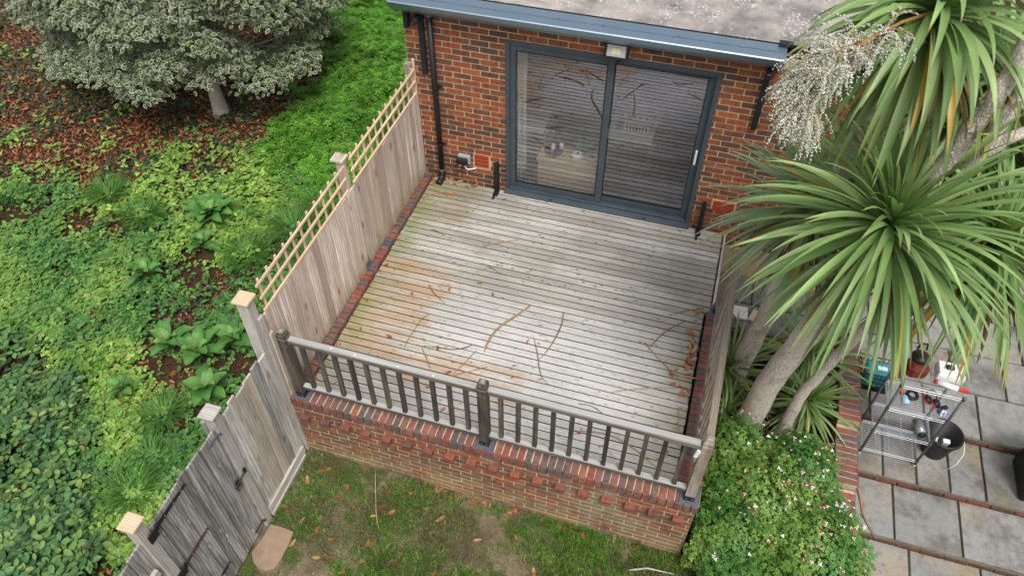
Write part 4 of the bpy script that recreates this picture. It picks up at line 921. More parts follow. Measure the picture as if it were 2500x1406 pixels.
# broad light green ground cover
x, y = sample(125000, (-9.5, -.14, -2.6, 6.0), lambda x, y: d_cov(x, y)*np.where(y > 4.4, .4, 1)); n = len(x)
hgt = .03+.20*fbm(x, y, 2.4, 91)
p = np.c_[x, y, gz(x, y)+hgt*RNG.uniform(.3, 1, n)]
tone = fbm(x, y, .8, 95)
c1 = pickcol([(.19, .34, .055), (.24, .38, .07), (.155, .30, .05), (.30, .42, .09)], n, .15); c2 = pickcol([(.075, .20, .04), (.095, .23, .055), (.06, .16, .045), (.12, .25, .05)], n, .15)
k = np.clip((tone-.40)*5+.35*(fbm(x, y, 3.2, 97)-.5)*4+.40*np.clip((-x-3.0)/2, -1, 1), 0, 1)[:, None]; cc = c1*k+c2*(1-k)
h_ = RNG.random(n) < .6
Rm = rot_np(RNG.uniform(0, 6.28, n), RNG.uniform(0, .55, n), RNG.uniform(0, 6.28, n)); s_ = RNG.uniform(.05, .115, n)
stuff('ground_cover', [scatter(*T_tri, p[h_], Rm[h_], s_[h_], cc[h_]), scatter(*T_oval, p[~h_], Rm[~h_], s_[~h_]*.95, cc[~h_])], ML_soft, 'light green weedy ground cover of small leaves')
# brambles
x, y = sample(15000, (-5.5, -.25, -3.4, 1.3), d_bram); n = len(x)
hgt = .06+.42*fbm(x, y, 2.2, 101)
p = np.c_[x, y, gz(x, y)+hgt*RNG.uniform(.35, 1, n)]
young = RNG.random(n) < .22
cb = np.where(young[:, None], pickcol([(.17, .27, .06), (.23, .31, .08), (.14, .24, .06)], n, .12), pickcol([(.07, .165, .055), (.095, .20, .065), (.055, .13, .048), (.13, .24, .07)], n, .18))
stuff('bramble_leaves', [scatter(*T_bram, p, rot_np(RNG.uniform(0, 6.28, n), RNG.uniform(0, .55, n), RNG.uniform(0, 6.28, n)), RNG.uniform(.065, .125, n), cb)], ML_soft, 'dark green bramble thicket near the gate')
b = MB()
for i in range(34):
    while True:
        x0, y0 = random.uniform(-4.5, -.6), random.uniform(-3, .8)
        if d_bram(np.array([x0]), np.array([y0]))[0] > .4: break
    a = random.uniform(0, 6.28); l = random.uniform(.4, 1.0); z0 = float(gz(x0, y0)); h = random.uniform(.25, .5)
    b.tube([(x0, y0, z0), (x0+.35*l*math.cos(a), y0+.35*l*math.sin(a), z0+h), (x0+.75*l*math.cos(a), y0+.75*l*math.sin(a), z0+h*.9), (x0+l*math.cos(a), y0+l*math.sin(a), z0+h*.5)], [.006, .005, .004, .002], 5)
tag(b.build('bramble_stems', M_stem, None), 'arching brown bramble stems in the thicket', None, None, 'stuff')

# ------------------------------------------------------------------ lawn grass
def d_lawn(x, y):
    k = np.clip((fbm(x, y, 1.5, 111)-.30)*6, 0, 1)*np.clip((fbm(x, y, 4.5, 115)-.25)*5, .1, 1)
    path = np.exp(-((x-.55)**2/.25+(y+1.05)**2/.25)); bare = np.exp(-((x-2.0)**2/.16+(y+.62)**2/.06)); bare2 = np.exp(-((x-.75)**2/.08+(y+.62)**2/.05))
    return np.clip(k*(1-.85*path)*(1-.9*bare)*(1-.8*bare2)+.06, 0, 1)
x, y = sample(190000, (.06, 5.6, -2.2, -.01), d_lawn); n = len(x)
inb = ~((x > -.02) & (x < .36) & (y > -1.37) & (y < -.89)); x, y = x[inb], y[inb]; n = len(x)
p = np.c_[x, y, lz(x, y)-.004]; hh = RNG.uniform(.02, .065, n)*(.6+.8*fbm(x, y, 2, 121))
dry = RNG.random(n) < np.clip(.22+.9*(fbm(x, y, 1.7, 131)-.5), .04, .8)
cg = np.where(dry[:, None], pickcol([(.26, .21, .11), (.20, .17, .08), (.30, .25, .14)], n, .15), pickcol([(.085, .22, .018), (.115, .27, .025), (.06, .165, .016), (.16, .31, .04)], n, .18))
stuff('lawn_grass', [scatter(*T_blade, p, rot_np(RNG.uniform(0, 6.28, n), RNG.uniform(0, .9, n), RNG.uniform(0, 6.28, n)), np.c_[hh*.13+.0016, hh, hh], cg)], ML_grass, 'short patchy green and straw lawn grass')

# ------------------------------------------------------------------ grass tufts and broad leaved rosettes
TUFT = [(-4.71, 2.94, .42, 'by the leaf litter'), (-3.92, 2.66, .40, 'next to the largest broad leaved rosette'), (-2.03, 2.34, .48, 'close to the trellis fence'), (-1.75, 3.05, .50, 'under the trellis fence rail'), (-1.70, -.11, .34, 'beyond the low fence panel'), (-1.45, -.66, .32, 'beyond the gate latch'), (-1.42, -1.05, .36, 'at the bramble edge behind the gate'), (-2.5, 2.95, .34, 'between rosette and fence'), (-6.0, 2.5, .3, 'far out in the pale ground cover'), (-2.95, .2, .28, 'at the bramble edge in pale cover'), (-1.5, 3.6, .45, 'below the far trellis bay'), (-1.2, 2.6, .45, 'hard against the fence boards')]
for tx, ty, s, lab in TUFT:
    n = 330; a = RNG.uniform(0, 6.28, n); r = np.sqrt(RNG.random(n))*s*.33
    p = np.c_[tx+r*np.cos(a), ty+r*np.sin(a), gz(tx+r*np.cos(a), ty+r*np.sin(a))]
    v = []; f = []
    for i in range(6):
        q = i/5; v += [(-.5*(1-q**1.5), q**1.8*.75, q*(1-.35*q**2)), (.5*(1-q**1.5), q**1.8*.75, q*(1-.35*q**2))]
    for i in range(5): f += [(2*i, 2*i+1, 2*i+3), (2*i, 2*i+3, 2*i+2)]
    L = RNG.uniform(.55, 1.1, n)*s
    V, F, C = scatter(v, f, p, rot_np(a-math.pi/2+RNG.normal(0, .5, n), RNG.uniform(0, .35, n), a), np.c_[np.full(n, .012), L, L], pickcol([(.05, .15, .022), (.07, .19, .03), (.09, .22, .035), (.12, .26, .05)], n, .15))
    tag(mesh_obj('grass_tuft', mesh_np('grass_tuft', V, F, C), ML_grass), 'arching green grass tuft growing '+lab, 'grass', 'grass tufts in the wild garden')
def broadleaf(L, W, col, key):
    V = []; n = 7
    for i in range(n+1):
        s = i/n; w_ = W*math.sin(math.pi*min(1, .06+.94*s**.85))**.75*.5 if s > .12 else W*.06
        zc = .30*L*math.sin(s*2.2)-.10*L*s*s
        for j, u in enumerate((-1, -.5, 0, .5, 1)): V.append((L*s, w_*u+.004*math.sin(9*s+key), zc+.10*abs(u)*W-.012*math.cos(14*s)*abs(u)))
    F = [(i*5+j, i*5+j+1, (i+1)*5+j+1, (i+1)*5+j) for i in range(n) for j in range(4)]
    C = np.array([[c*(1.22 if k % 5 == 2 else 1)*(1.0 if k % 2 else .93) for c in col] for k in range(len(V))])
    me = mesh_np('leaf', np.array(V), np.array(F), C); me.materials.append(ML_soft); me.shade_smooth(); return me
BL = [broadleaf(.34, .17, (.085, .22, .045), 0), broadleaf(.30, .18, (.105, .25, .05), 1), broadleaf(.24, .15, (.14, .29, .065), 2), broadleaf(.36, .15, (.075, .195, .045), 3)]
ROS = [(-2.93, 2.88, 1.15, 20, 'largest broad leaved rosette among grass tufts'), (-2.15, .73, .95, 10, 'broad leaved plant with heart shaped leaves beside bare soil'), (-1.74, .72, .95, 10, 'broad leaved plant in the middle of the trio by the corner post'), (-1.45, 1.02, .9, 10, 'upright broad leaved plant closest to the tall corner post'), (-1.36, .28, .95, 9, 'broad leaved plant behind the low fence panel'), (-2.75, 2.35, .8, 8, 'small broad leaved plant below the largest rosette'), (-3.14, 1.64, .8, 8, 'pale small rosette alone in the ground cover'), (-3.35, 6.0, .8, 6, 'small broad leaved plant under the edge of the holly'), (-2.3, .0, .7, 6, 'pale broad leaved seedling at the bramble edge')]
for rx, ry, s, nl, lab in ROS:
    z0 = float(gz(rx, ry)); t = thing('rosette_plant', lab, 'plant', (rx, ry, z0), 'broad leaved plants in the wild garden')
    for i in range(nl):
        a = i*2.4+random.uniform(-.3, .3); lay = i/nl; sc = s*(1.15-.45*lay)*random.uniform(.85, 1.1)
        mw = Matrix.Translation((rx, ry, z0+.12+.10*lay)) @ Matrix.Rotation(a, 4, 'Z') @ Matrix.Rotation(-.05-.55*lay+random.uniform(-.12, .12), 4, 'Y') @ Matrix.Rotation(random.uniform(-.25, .25), 4, 'X') @ Matrix.Scale(sc, 4)
        place(bpy.data.objects.new('leaf', BL[random.choice((0, 1, 3)) if lay < .7 else 2]), t, mw)
    b = MB(); b.tube([(rx, ry, z0-.02), (rx, ry, z0+.23)], [.03, .012], 8); b.build('crown_stem', M_stem, t)

# ------------------------------------------------------------------ variegated holly
hx, hy = -4.26, 5.28; hz = float(gz(hx, hy))
hol = thing('holly_tree', 'variegated holly tree with cream edged leaves standing in brown litter', 'tree', (hx, hy, hz))
b = MB(); b.tube([(hx, hy, hz-.05), (hx-.01, hy, hz+.06), (hx-.03, hy+.02, hz+.4), (hx-.10, hy+.12, hz+.9), (hx-.2, hy+.3, hz+1.8), (hx-.3, hy+.5, hz+3.0)], [.17, .135, .105, .09, .07, .04], 16); b.build('trunk', M_bark2, hol, True)
HC = Vector((-4.95, 6.25, hz)); clumps = []
for i in range(330):
    a = random.uniform(0, 6.28); zz = random.random()**.75; rad = 2.15*math.sqrt(max(0, 1-(zz*1.02-.22)**2*.95))*(random.uniform(.70, 1.0)**.5)
    zc = .62+zz*3.2
    rad *= 1.0 if zz > .08 else .8
    clumps.append((HC.x+rad*1.08*math.cos(a), HC.y+rad*.92*math.sin(a), hz+zc, random.uniform(.28, .50)))
for i in range(26): clumps.append((hx-.35+random.uniform(-.6, .75), hy+random.uniform(-.05, .6), hz+random.uniform(.78, 1.4), random.uniform(.15, .28)))
for q in range(16):
    a = random.uniform(2.7, 3.6); clumps.append((HC.x+2.3*math.cos(a)+random.uniform(-.25, .2), HC.y+2.0*math.sin(a)-.5, hz+random.uniform(.35, .8), random.uniform(.15, .25)))
b = MB()
for c in clumps[::5]:
    tz = hz+max(.35, min(2.6, (c[2]-hz)*.75)); b.tube([(hx-.15*(tz-hz), hy+.2*(tz-hz), tz), ((hx+c[0])/2, (hy+c[1])/2, (tz+c[2])/2+.05), c[:3]], [.020, .012, .004], 6)
b.build('limbs', M_bark2, hol)
pos = []; nrm = []
for cx, cy, cz, r in clumps:
    m = int((185 if cy < HC.y+.6 else 80)*(r/.3)**1.5); d = RNG.normal(0, 1, (m, 3)); d /= np.linalg.norm(d, axis=1)[:, None]; d[:, 2] = np.abs(d[:, 2])*.9-.25
    pos.append(np.array([cx, cy, cz])+d*r*RNG.uniform(.55, 1.05, (m, 1))*np.array([1, 1, .75])); nrm.append(d)
p = np.concatenate(pos); dn = np.concatenate(nrm); n = len(p)
R = rot_np(RNG.uniform(0, 6.28, n), RNG.uniform(.1, 1.0, n), np.arctan2(dn[:, 1], dn[:, 0])+RNG.normal(0, .5, n))
base = np.ones((n, 3))*(1+RNG.normal(0, .12, (n, 1)))
tc = np.array([CREAM]*6+[(.03, .07, .03)]*6)
V, F, C = scatter(*T_hol, p, R, RNG.uniform(.060, .100, n), base, tc)
yl = np.repeat(RNG.random(n) < .25, 12); C[yl] *= np.array([1.08, 1.05, .78])
mesh_obj('crown', mesh_np('crown', V, F, np.clip(C, .003, .9)), ML_holly, hol)

def bushy(name, label, cx, cy, r, h, n, cols, size, tmpl, zb, mat=ML_soft, squash=1.0):
    t = thing(name, label, 'shrub', (cx, cy, zb))
    b = MB()
    for i in range(16):
        a = random.uniform(0, 6.28); q = random.uniform(.3, .85); b.tube([(cx+.04*math.cos(a), cy+.04*math.sin(a), zb-.02), (cx+.5*q*r*math.cos(a), cy+.5*q*r*math.sin(a), zb+h*.45), (cx+q*r*math.cos(a), cy+q*r*math.sin(a), zb+h*random.uniform(.6, .9))], [.012, .008, .003], 5)
    b.build('stems', M_stem, t)
    a = RNG.uniform(0, 6.28, n); ph = np.arccos(RNG.uniform(-.15, 1, n)); rr = RNG.uniform(.35, 1, n)**.5*(.78+.4*fbm(a*1.5, ph*2.5, 1.4, int(abs(cx)*10)))
    p = np.c_[cx+r*rr*np.sin(ph)*np.cos(a), cy+squash*r*rr*np.sin(ph)*np.sin(a), zb+.05+h*rr*np.abs(np.cos(ph))]
    V, F, C = scatter(*tmpl, p, rot_np(RNG.uniform(0, 6.28, n), RNG.uniform(0, 1, n), a), RNG.uniform(size*.7, size*1.25, n), pickcol(cols, n, .2))
    mesh_obj('foliage', mesh_np('foliage', V, F, C), mat, t); return t
bushy('dark_shrub', 'small dark evergreen shrub in litter beside the holly tips', -7.55, 6.0, .42, .75, 1500, [(.018, .04, .022), (.03, .055, .03), (.045, .07, .04)], .05, T_oval, float(gz(-7.55, 6.0)))
bushy('green_shrub', 'loose green shrub between the dark shrub and the holly', -7.0, 7.1, .5, .9, 1600, [(.035, .085, .03), (.05, .11, .04), (.07, .13, .05)], .05, T_oval, float(gz(-7.0, 7.1)))

# ------------------------------------------------------------------ flowering shrub by the deck corner
fs_ = thing('flowering_shrub', 'green shrub with small red and white flowers by the deck corner', 'shrub', (4.95, .45, GZ))
mounds = [(4.72, .62, .62, .62), (4.55, .10, .48, .55), (5.05, .95, .50, .62), (5.2, .30, .62, .55), (4.85, -.25, .62, .5), (5.45, -.15, .45, .42), (4.45, 1.05, .36, .6), (5.3, -.6, .5, .4), (4.6, -.6, .4, .38)]
pp = []; aa = []; ro = []
for cx, cy, r, h in mounds:
    m = int(5600*r*r/.3); a = RNG.uniform(0, 6.28, m); ph = np.arccos(RNG.uniform(0, 1, m)); rr = (.6+.4*RNG.random(m)**.6)*(.72+.55*fbm(a*1.3+cx*3, ph*2.4, 1.7, 140))
    pp.append(np.c_[cx+r*rr*np.sin(ph)*np.cos(a), cy+r*rr*np.sin(ph)*np.sin(a), GZ+.12+h*1.25*rr*np.cos(ph)]); aa.append(a); ro.append((.6+.4*RNG.random(m)*0+rr))
p = np.concatenate(pp); a = np.concatenate(aa); rq = np.concatenate(ro); n = len(p)
ok = ~((p[:, 0] < 4.16) & (p[:, 1] > -.02)); p, a, rq = p[ok], a[ok], rq[ok]; n = len(p); FO = np.argsort(-rq-.25*(p[:, 2]-GZ)-.08*(p[:, 0]-5))[:2600]
tone = fbm(p[:, 0]*1.0, p[:, 1], 2.4, 150)[:, None]; k = np.clip((tone-.38)*5, 0, 1)
cs = pickcol([(.16, .28, .05), (.20, .32, .065), (.13, .25, .045)], n, .15)*k+pickcol([(.06, .18, .03), (.08, .21, .04), (.10, .24, .05)], n, .15)*(1-k)
V, F, C = scatter(*T_tri, p, rot_np(RNG.uniform(0, 6.28, n), RNG.uniform(0, .9, n), a), RNG.uniform(.028, .055, n), cs)
mesh_obj('foliage', mesh_np('foliage', V, F, C), ML_soft, fs_)
b = MB()
for i in range(80):
    cx, cy, r, h = random.choice(mounds); a_ = random.uniform(0, 6.28); q = random.uniform(.2, .9)*r
    b.tube([(cx, cy, GZ), (cx+.6*q*math.cos(a_), cy+.6*q*math.sin(a_), GZ+h*.7), (cx+q*math.cos(a_), cy+q*math.sin(a_), GZ+.1+h*random.uniform(.7, 1.0))], [.006, .004, .002], 5)
b.build('stems', M_stem, fs_)
b = MB(); ws = (.80, .75, .72); rs = (.55, .02, .03)
for a_ in (0, 2.1, 4.2): v, f = kite(0, 0, a_, .013, .012); b.add(v, f, ws)
v, f = kite(0, 0, 1.0, .020, .020); b.add([(x, y, z+.003) for x, y, z in v], f, rs); b.add([(.0, 0, -.018), (.004, 0, 0), (0, .004, 0), (-.004, 0, 0)], [(0, 1, 2), (0, 2, 3), (0, 3, 1)], rs)
FLm = b.mesh('flower', True); FLm.materials.append(ML_soft)
b = MB(); 
for a_ in (0, 2.1, 4.2): v, f = kite(0, 0, a_, .017, .015); b.add(v, f, (.82, .78, .74))
FLw = b.mesh('flower', True); FLw.materials.append(ML_soft)
for i in range(260):
    j = FO[RNG.integers(0, len(FO))]; q = p[j]
    if q[2] < GZ+.30: continue
    mw = Matrix.Translation((q[0]+random.uniform(-.03, .05), q[1]+random.uniform(-.04, .03), q[2]+random.uniform(.01, .07))) @ Matrix.Rotation(random.uniform(0, 6.28), 4, 'Z') @ Matrix.Rotation(random.uniform(-.8, .8), 4, 'X') @ Matrix.Scale(random.uniform(.9, 1.4), 4)
    place(bpy.data.objects.new('flower', FLm if random.random() < .55 else FLw), fs_, mw)

# ------------------------------------------------------------------ cabbage palm with several heads
palm = thing('cabbage_palm', 'tall multi headed cabbage palm with strap leaves beside the deck', 'palm', (4.62, 1.6, GZ))
LA = [(5.0, 1.32, 2.60), (4.83, .70, 3.42), (4.87, .64, 3.83), (4.89, .58, 4.10), (4.93, .65, 4.36), (4.98, .7, 4.7)]
def limb(name, pts, rad, n=16, seed=0):
    rnd = random.Random(seed); P_ = [Vector(p) for p in pts]; out = []; rr = []
    for i in range(len(P_)-1):
        for k in range(6): t_ = k/6; out.append(P_[i].lerp(P_[i+1], t_)+Vector([rnd.uniform(-.006, .006) for _ in range(3)])); rr.append((rad[i]*(1-t_)+rad[i+1]*t_)*rnd.uniform(.95, 1.05))
    out.append(P_[-1]); rr.append(rad[-1])
    b = MB(); b.tube(out, rr, n); return b.build(name, M_bark, palm, True)
limb('trunk', [(4.52, 1.55, GZ-.05), (4.55, 1.50, -.70), (4.58, 1.47, .15), (4.72, 1.47, .92), (4.82, 1.44, 1.55), (4.94, 1.37, 2.28), (5.06, 1.29, 2.85)], [.18, .145, .122, .112, .105, .075, .058], 24, 1)
limb('limb', [LA[0], LA[1], LA[2], LA[3], LA[4], LA[5]], [.05, .050, .052, .048, .047, .045], 16, 2)
limb('limb', [(4.94, 1.37, 2.2), (5.07, 1.45, 2.40), (5.17, 1.39, 2.78), (5.30, 1.43, 3.18), (5.31, 1.45, 3.47), (5.38, 1.52, 3.72), (5.42, 1.55, 4.0)], [.07, .056, .052, .048, .046, .044, .042], 16, 3)
limb('limb', [(5.30, 1.43, 3.20), (5.40, 1.43, 3.36), (5.53, 1.46, 3.42), (5.75, 1.5, 3.5)], [.048, .042, .038, .034], 12, 4)
limb('trunk', [(4.33, 2.12, GZ-.05), (4.36, 2.10, -.47), (4.42, 2.03, .28), (4.45, 1.94, 1.13), (4.44, 1.85, 1.74), (4.42, 1.74, 2.25)], [.14, .115, .095, .085, .075, .06], 20, 5)
limb('trunk', [(4.88, 1.48, GZ-.05), (4.90, 1.48, -.70), (4.94, 1.52, .09), (5.09, 1.59, .66), (5.19, 1.56, 1.15), (5.40, 1.51, 1.86), (5.56, 1.20, 2.6)], [.085, .065, .055, .052, .05, .05, .05], 16, 6)
limb('limb', [(4.80, 1.44, 1.6), (4.78, 1.15, 2.3), (4.73, .75, 2.95)], [.10, .085, .06], 16, 7)
limb('limb', [(4.45, 1.94, 1.2), (4.7, 1.9, 1.9), (4.85, 1.86, 2.5)], [.08, .07, .05], 12, 8)
limb('limb', [(4.66, 1.75, 1.5), (4.52, 1.56, 2.53), (4.41, 1.29, 3.28), (4.41, 1.05, 3.87), (4.55, 1.02, 4.25)], [.07, .065, .06, .055, .05], 14, 9)
# bark flakes where old leaf bases peel on the upper limb
b = MB()
for i in range(46):
    t_ = random.random(); kq = random.randint(1, 3); cq = Vector(LA[kq]).lerp(Vector(LA[kq+1]), t_); pz = cq.z; cxk = cq.x; a_ = random.uniform(2.6, 6.0); r_ = .047
    R_ = Matrix.Rotation(a_, 3, 'Z'); q = cq+R_ @ Vector((r_, 0, 0)); b.box(q, (.006, random.uniform(.015, .035), random.uniform(.02, .05)), R_ @ Matrix.Rotation(random.uniform(-.4, .1), 3, 'Y'))
tag(b.build('bark_flakes', M_bark, palm), kind='stuff')
GREENS = [(.19, .31, .095), (.225, .345, .115), (.155, .26, .08), (.28, .39, .15)]
LEAVES = []
def strapleaf(o, d, L, W, droop, col, tip, rnd, twist=0):
    n = 11; d = Vector(d).normalized(); p = Vector(o); pts = [p.copy()]; ds = [d.copy()]
    for i in range(n):
        s = (i+1)/n; k = droop*(.25+1.1*s); d = (d+Vector((0, 0, -k/n*1.6))).normalized(); p = p+d*(L/n); pts.append(p.copy()); ds.append(d.copy())
    side0 = ds[0].cross(Vector((0, 0, 1)));
    if side0.length < .05: side0 = Vector((math.cos(twist*9), math.sin(twist*9), 0))
    side0.normalize(); V = []; C = []
    for i in range(n+1):
        s = i/n; t_ = ds[i]; sd = (side0-t_*side0.dot(t_)).normalized(); sd = Matrix.Rotation(twist*s, 3, t_) @ sd; nm = sd.cross(t_)
        w_ = W*(.55+.45*min(1, s*4))*(1-max(0, (s-.45)/.55)**1.7)*.5+.0008
        q = pts[i]; V += [q-sd*w_+nm*w_*.30, q-nm*w_*.10, q+sd*w_+nm*w_*.30]
        c = Vector(col)*(1.12 if s < .10 else 1); 
        if s > .90: c = c.lerp(Vector(tip), (s-.90)/.10)
        C += [c*.97, c*1.05, c*.97]
    F = []
    for i in range(n): a_ = 3*i; F += [(a_, a_+1, a_+4, a_+3), (a_+1, a_+2, a_+5, a_+4)]
    return np.array(V), np.array(F), np.array(C)
def head(c, axis, nl, L, W, tmin, tmax, droop, seed, yellow=.05, grey=0, az=None):
    rnd = random.Random(seed); ax = Vector(axis).normalized(); u_ = ax.orthogonal().normalized(); v_ = ax.cross(u_)
    for i in range(nl):
        t_ = (i+.5)/nl; th = math.radians(tmin+(tmax-tmin)*t_**.85+rnd.uniform(-8, 8)); ph = i*2.39996+rnd.uniform(-.25, .25)
        d = ax*math.cos(th)+(u_*math.cos(ph)+v_*math.sin(ph))*math.sin(th)
        l_ = L*(.50+.5*min(1, t_*3.2))*rnd.uniform(.85, 1.08); o = Vector(c)-ax*(.16*t_)+d*.02
        col = Vector(rnd.choice(GREENS))*rnd.uniform(.75, 1.25)*(1.12-.38*t_)
        if grey: col = col.lerp(Vector((.30, .40, .25)), grey)
        tip = (.34, .22, .07) if rnd.random() < .6 else col
        if t_ > .5 and rnd.random() < yellow*2: col = Vector((.42, .27, .03)) if rnd.random() < .6 else Vector((.30, .30, .05))
        LEAVES.append((c, strapleaf(o, d, l_, W*rnd.uniform(.82, 1.12), droop*rnd.uniform(.6, 1.25), col, tip, rnd, rnd.uniform(-.5, .5))))
head((4.72, .66, 3.07), (-.12, -.34, 1), 230, 1.05, .042, 3, 118, .62, 1, .03)
head((4.54, 1.02, 4.34), (-.12, -.02, 1), 240, .86, .052, 8, 138, 1.15, 2, .06)
head((4.41, 1.70, 2.30), (-.25, -.05, 1), 180, .95, .038, 6, 125, .55, 3, .06, grey=.55)
head((5.57, 1.14, 2.70), (.05, -.2, 1), 210, 1.02, .042, 8, 128, .70, 4, .03)
head((4.85, 1.84, 2.58), (.1, .1, 1), 110, .85, .040, 4, 110, .5, 5, .04)
head((5.39, 2.10, 3.50), (.1, .1, 1), 130, .95, .042, 10, 130, .75, 6, .14)
head((5.78, 1.75, 2.95), (.1, -.1, 1), 150, 1.0, .042, 10, 125, .7, 7, .04)
head((5.32, 2.31, 2.80), (.1, .1, 1), 130, .95, .040, 5, 125, .6, 8, .05)
head((5.75, 1.9, 2.2), (.1, -.1, 1), 120, .95, .040, 15, 130, .7, 9, .06)
head((4.98, 1.6, 1.95), (.1, .0, 1), 45, .85, .036, 30, 130, .8, 14, .12)
head((4.27, 2.05, -.40), (.0, -.15, 1), 90, .70, .032, 6, 105, .5, 10, .08)
head((5.12, 1.85, -.40), (.0, -.15, 1), 100, .62, .034, 8, 115, .5, 11, .06)
head((4.33, 1.62, -.62), (-.05, -.2, 1), 60, .55, .03, 8, 110, .5, 12, .10)
head((5.1, 2.4, -.3), (.1, -.1, 1), 80, .8, .034, 8, 110, .5, 13, .06)
cl = Vector((3.44, -3.53, 6.38)); LEAVES.sort(key=lambda e: (Vector(e[1][0][18])-cl).length)
keep = []; rest = []
for i, e in enumerate(LEAVES): (keep if (len(keep) < 300 and i % 3 != 2) else rest).append(e[1])
base = WM[palm.name]
for V, F, C in keep:
    o_ = Vector(V[1]); me = mesh_np('leaf', V-np.array(o_), F, C); me.materials.append(ML_strap); me.shade_smooth()
    place(bpy.data.objects.new('leaf', me), palm, Matrix.Translation(o_))
V, F, C = cat(rest); me = mesh_np('leaf_mass', V, F, C); me.shade_smooth(); tag(mesh_obj('leaf_mass', me, ML_strap, palm), kind='stuff')
# skirts of dead leaves under the heads
DEAD = []; rnd = random.Random(77)
for c, n_, L in (((4.69, .52, 3.0), 14, .7), ((4.42, 1.74, 2.15), 45, .8), ((5.55, 1.18, 2.55), 24, .75), ((4.52, .8, 4.25), 20, .7), ((4.86, 1.84, 2.4), 30, .8), ((5.39, 2.04, 3.4), 20, .8)):
    for i in range(n_):
        a_ = rnd.uniform(0, 6.28); DEAD.append(strapleaf((c[0]+.04*math.cos(a_), c[1]+.04*math.sin(a_), c[2]), (math.cos(a_), math.sin(a_), -.6), L*rnd.uniform(.6, 1.1), .04, .9, Vector(rnd.choice([(.20, .12, .05), (.14, .085, .04), (.27, .17, .075), (.36, .24, .05)])), (.1, .06, .03), rnd, rnd.uniform(-1, 1)))
for i in range(120):
    x0, y0 = rnd.uniform(4.3, 5.4), rnd.uniform(1.0, 2.7); a_ = rnd.uniform(0, 6.28)
    DEAD.append(strapleaf((x0, y0, GZ+.10+rnd.uniform(0, .2)), (math.cos(a_), math.sin(a_), rnd.uniform(.0, .5)), rnd.uniform(.4, .8), .035, .5, Vector(rnd.choice([(.16, .10, .055), (.23, .15, .08), (.12, .075, .04)])), (.1, .06, .03), rnd, rnd.uniform(-1, 1)))
V, F, C = cat(DEAD); V[:, 2] = np.maximum(V[:, 2], GZ+.05); tag(mesh_obj('dead_leaf_skirt', mesh_np('dead_leaf_skirt', V, F, C), ML_dry, palm), kind='stuff')
# flower panicle
b = MB(); rnd = random.Random(5); fl = []
stem = [Vector(q) for q in ((4.52, .92, 4.36), (4.30, .60, 4.42), (4.12, .38, 4.40), (4.00, .25, 4.33), (3.94, .18, 4.22), (3.92, .14, 4.10))]
b.tube(stem, [.010, .009, .008, .006, .005, .003], 8)
for i in range(64):
    t_ = 1.2+3.7*rnd.random(); k = int(t_); o_ = stem[k].lerp(stem[min(k+1, 5)], t_-k)
    d = Vector((rnd.uniform(-1, .45), rnd.uniform(-.8, .8), rnd.uniform(-.5, .75))).normalized(); l_ = rnd.uniform(.12, .24)*(1.15-.08*t_)
    q = [o_]; 
    for s in range(4): d = (d+Vector((-.05, 0, -.22))).normalized(); q.append(q[-1]+d*l_/4)
    b.tube(q, [.005, .0045, .004, .003, .002], 5)
    for m in range(14):
        u_ = rnd.uniform(.15, 1); kk = min(3, int(u_*4)); o2 = q[kk].lerp(q[kk+1], u_*4-kk); d2 = (d*.6+Vector((rnd.uniform(-1, .7), rnd.uniform(-1, 1), rnd.uniform(-1, .5)))).normalized(); pp_ = o2.copy(); l2 = rnd.uniform(.10, .20)
        for s in range(26):
            d2 = (d2+Vector((-.004, 0, -.045))).normalized(); pp_ = pp_+d2*l2/26
            fl.append((pp_.x+rnd.uniform(-.006, .006), pp_.y+rnd.uniform(-.006, .006), pp_.z+rnd.uniform(-.006, .006)))
pan_ = b.build('flower_stalk', plain('tan_stalk', (.30, .17, .06), .8, .2), palm, True)
fl = np.array(fl); n = len(fl)
V, F, C = scatter([(0, 0, .5), (.5, 0, 0), (0, .5, 0), (-.5, 0, 0), (0, -.5, 0), (0, 0, -.5)], [(0, 1, 2), (0, 2, 3), (0, 3, 4), (0, 4, 1), (5, 2, 1), (5, 3, 2), (5, 4, 3), (5, 1, 4)], fl, rot_np(RNG.uniform(0, 6, n), RNG.uniform(0, 1, n), RNG.uniform(0, 6, n)), RNG.uniform(.006, .012, n), pickcol([(.76, .76, .68), (.62, .62, .50), (.82, .82, .76), (.45, .43, .28)], n, .1))
tag(mesh_obj('flower_beads', mesh_np('flower_beads', V, F, C), ML_dry, palm), 'cream beaded flower spray hanging over the roof gutter', None, None, 'stuff')

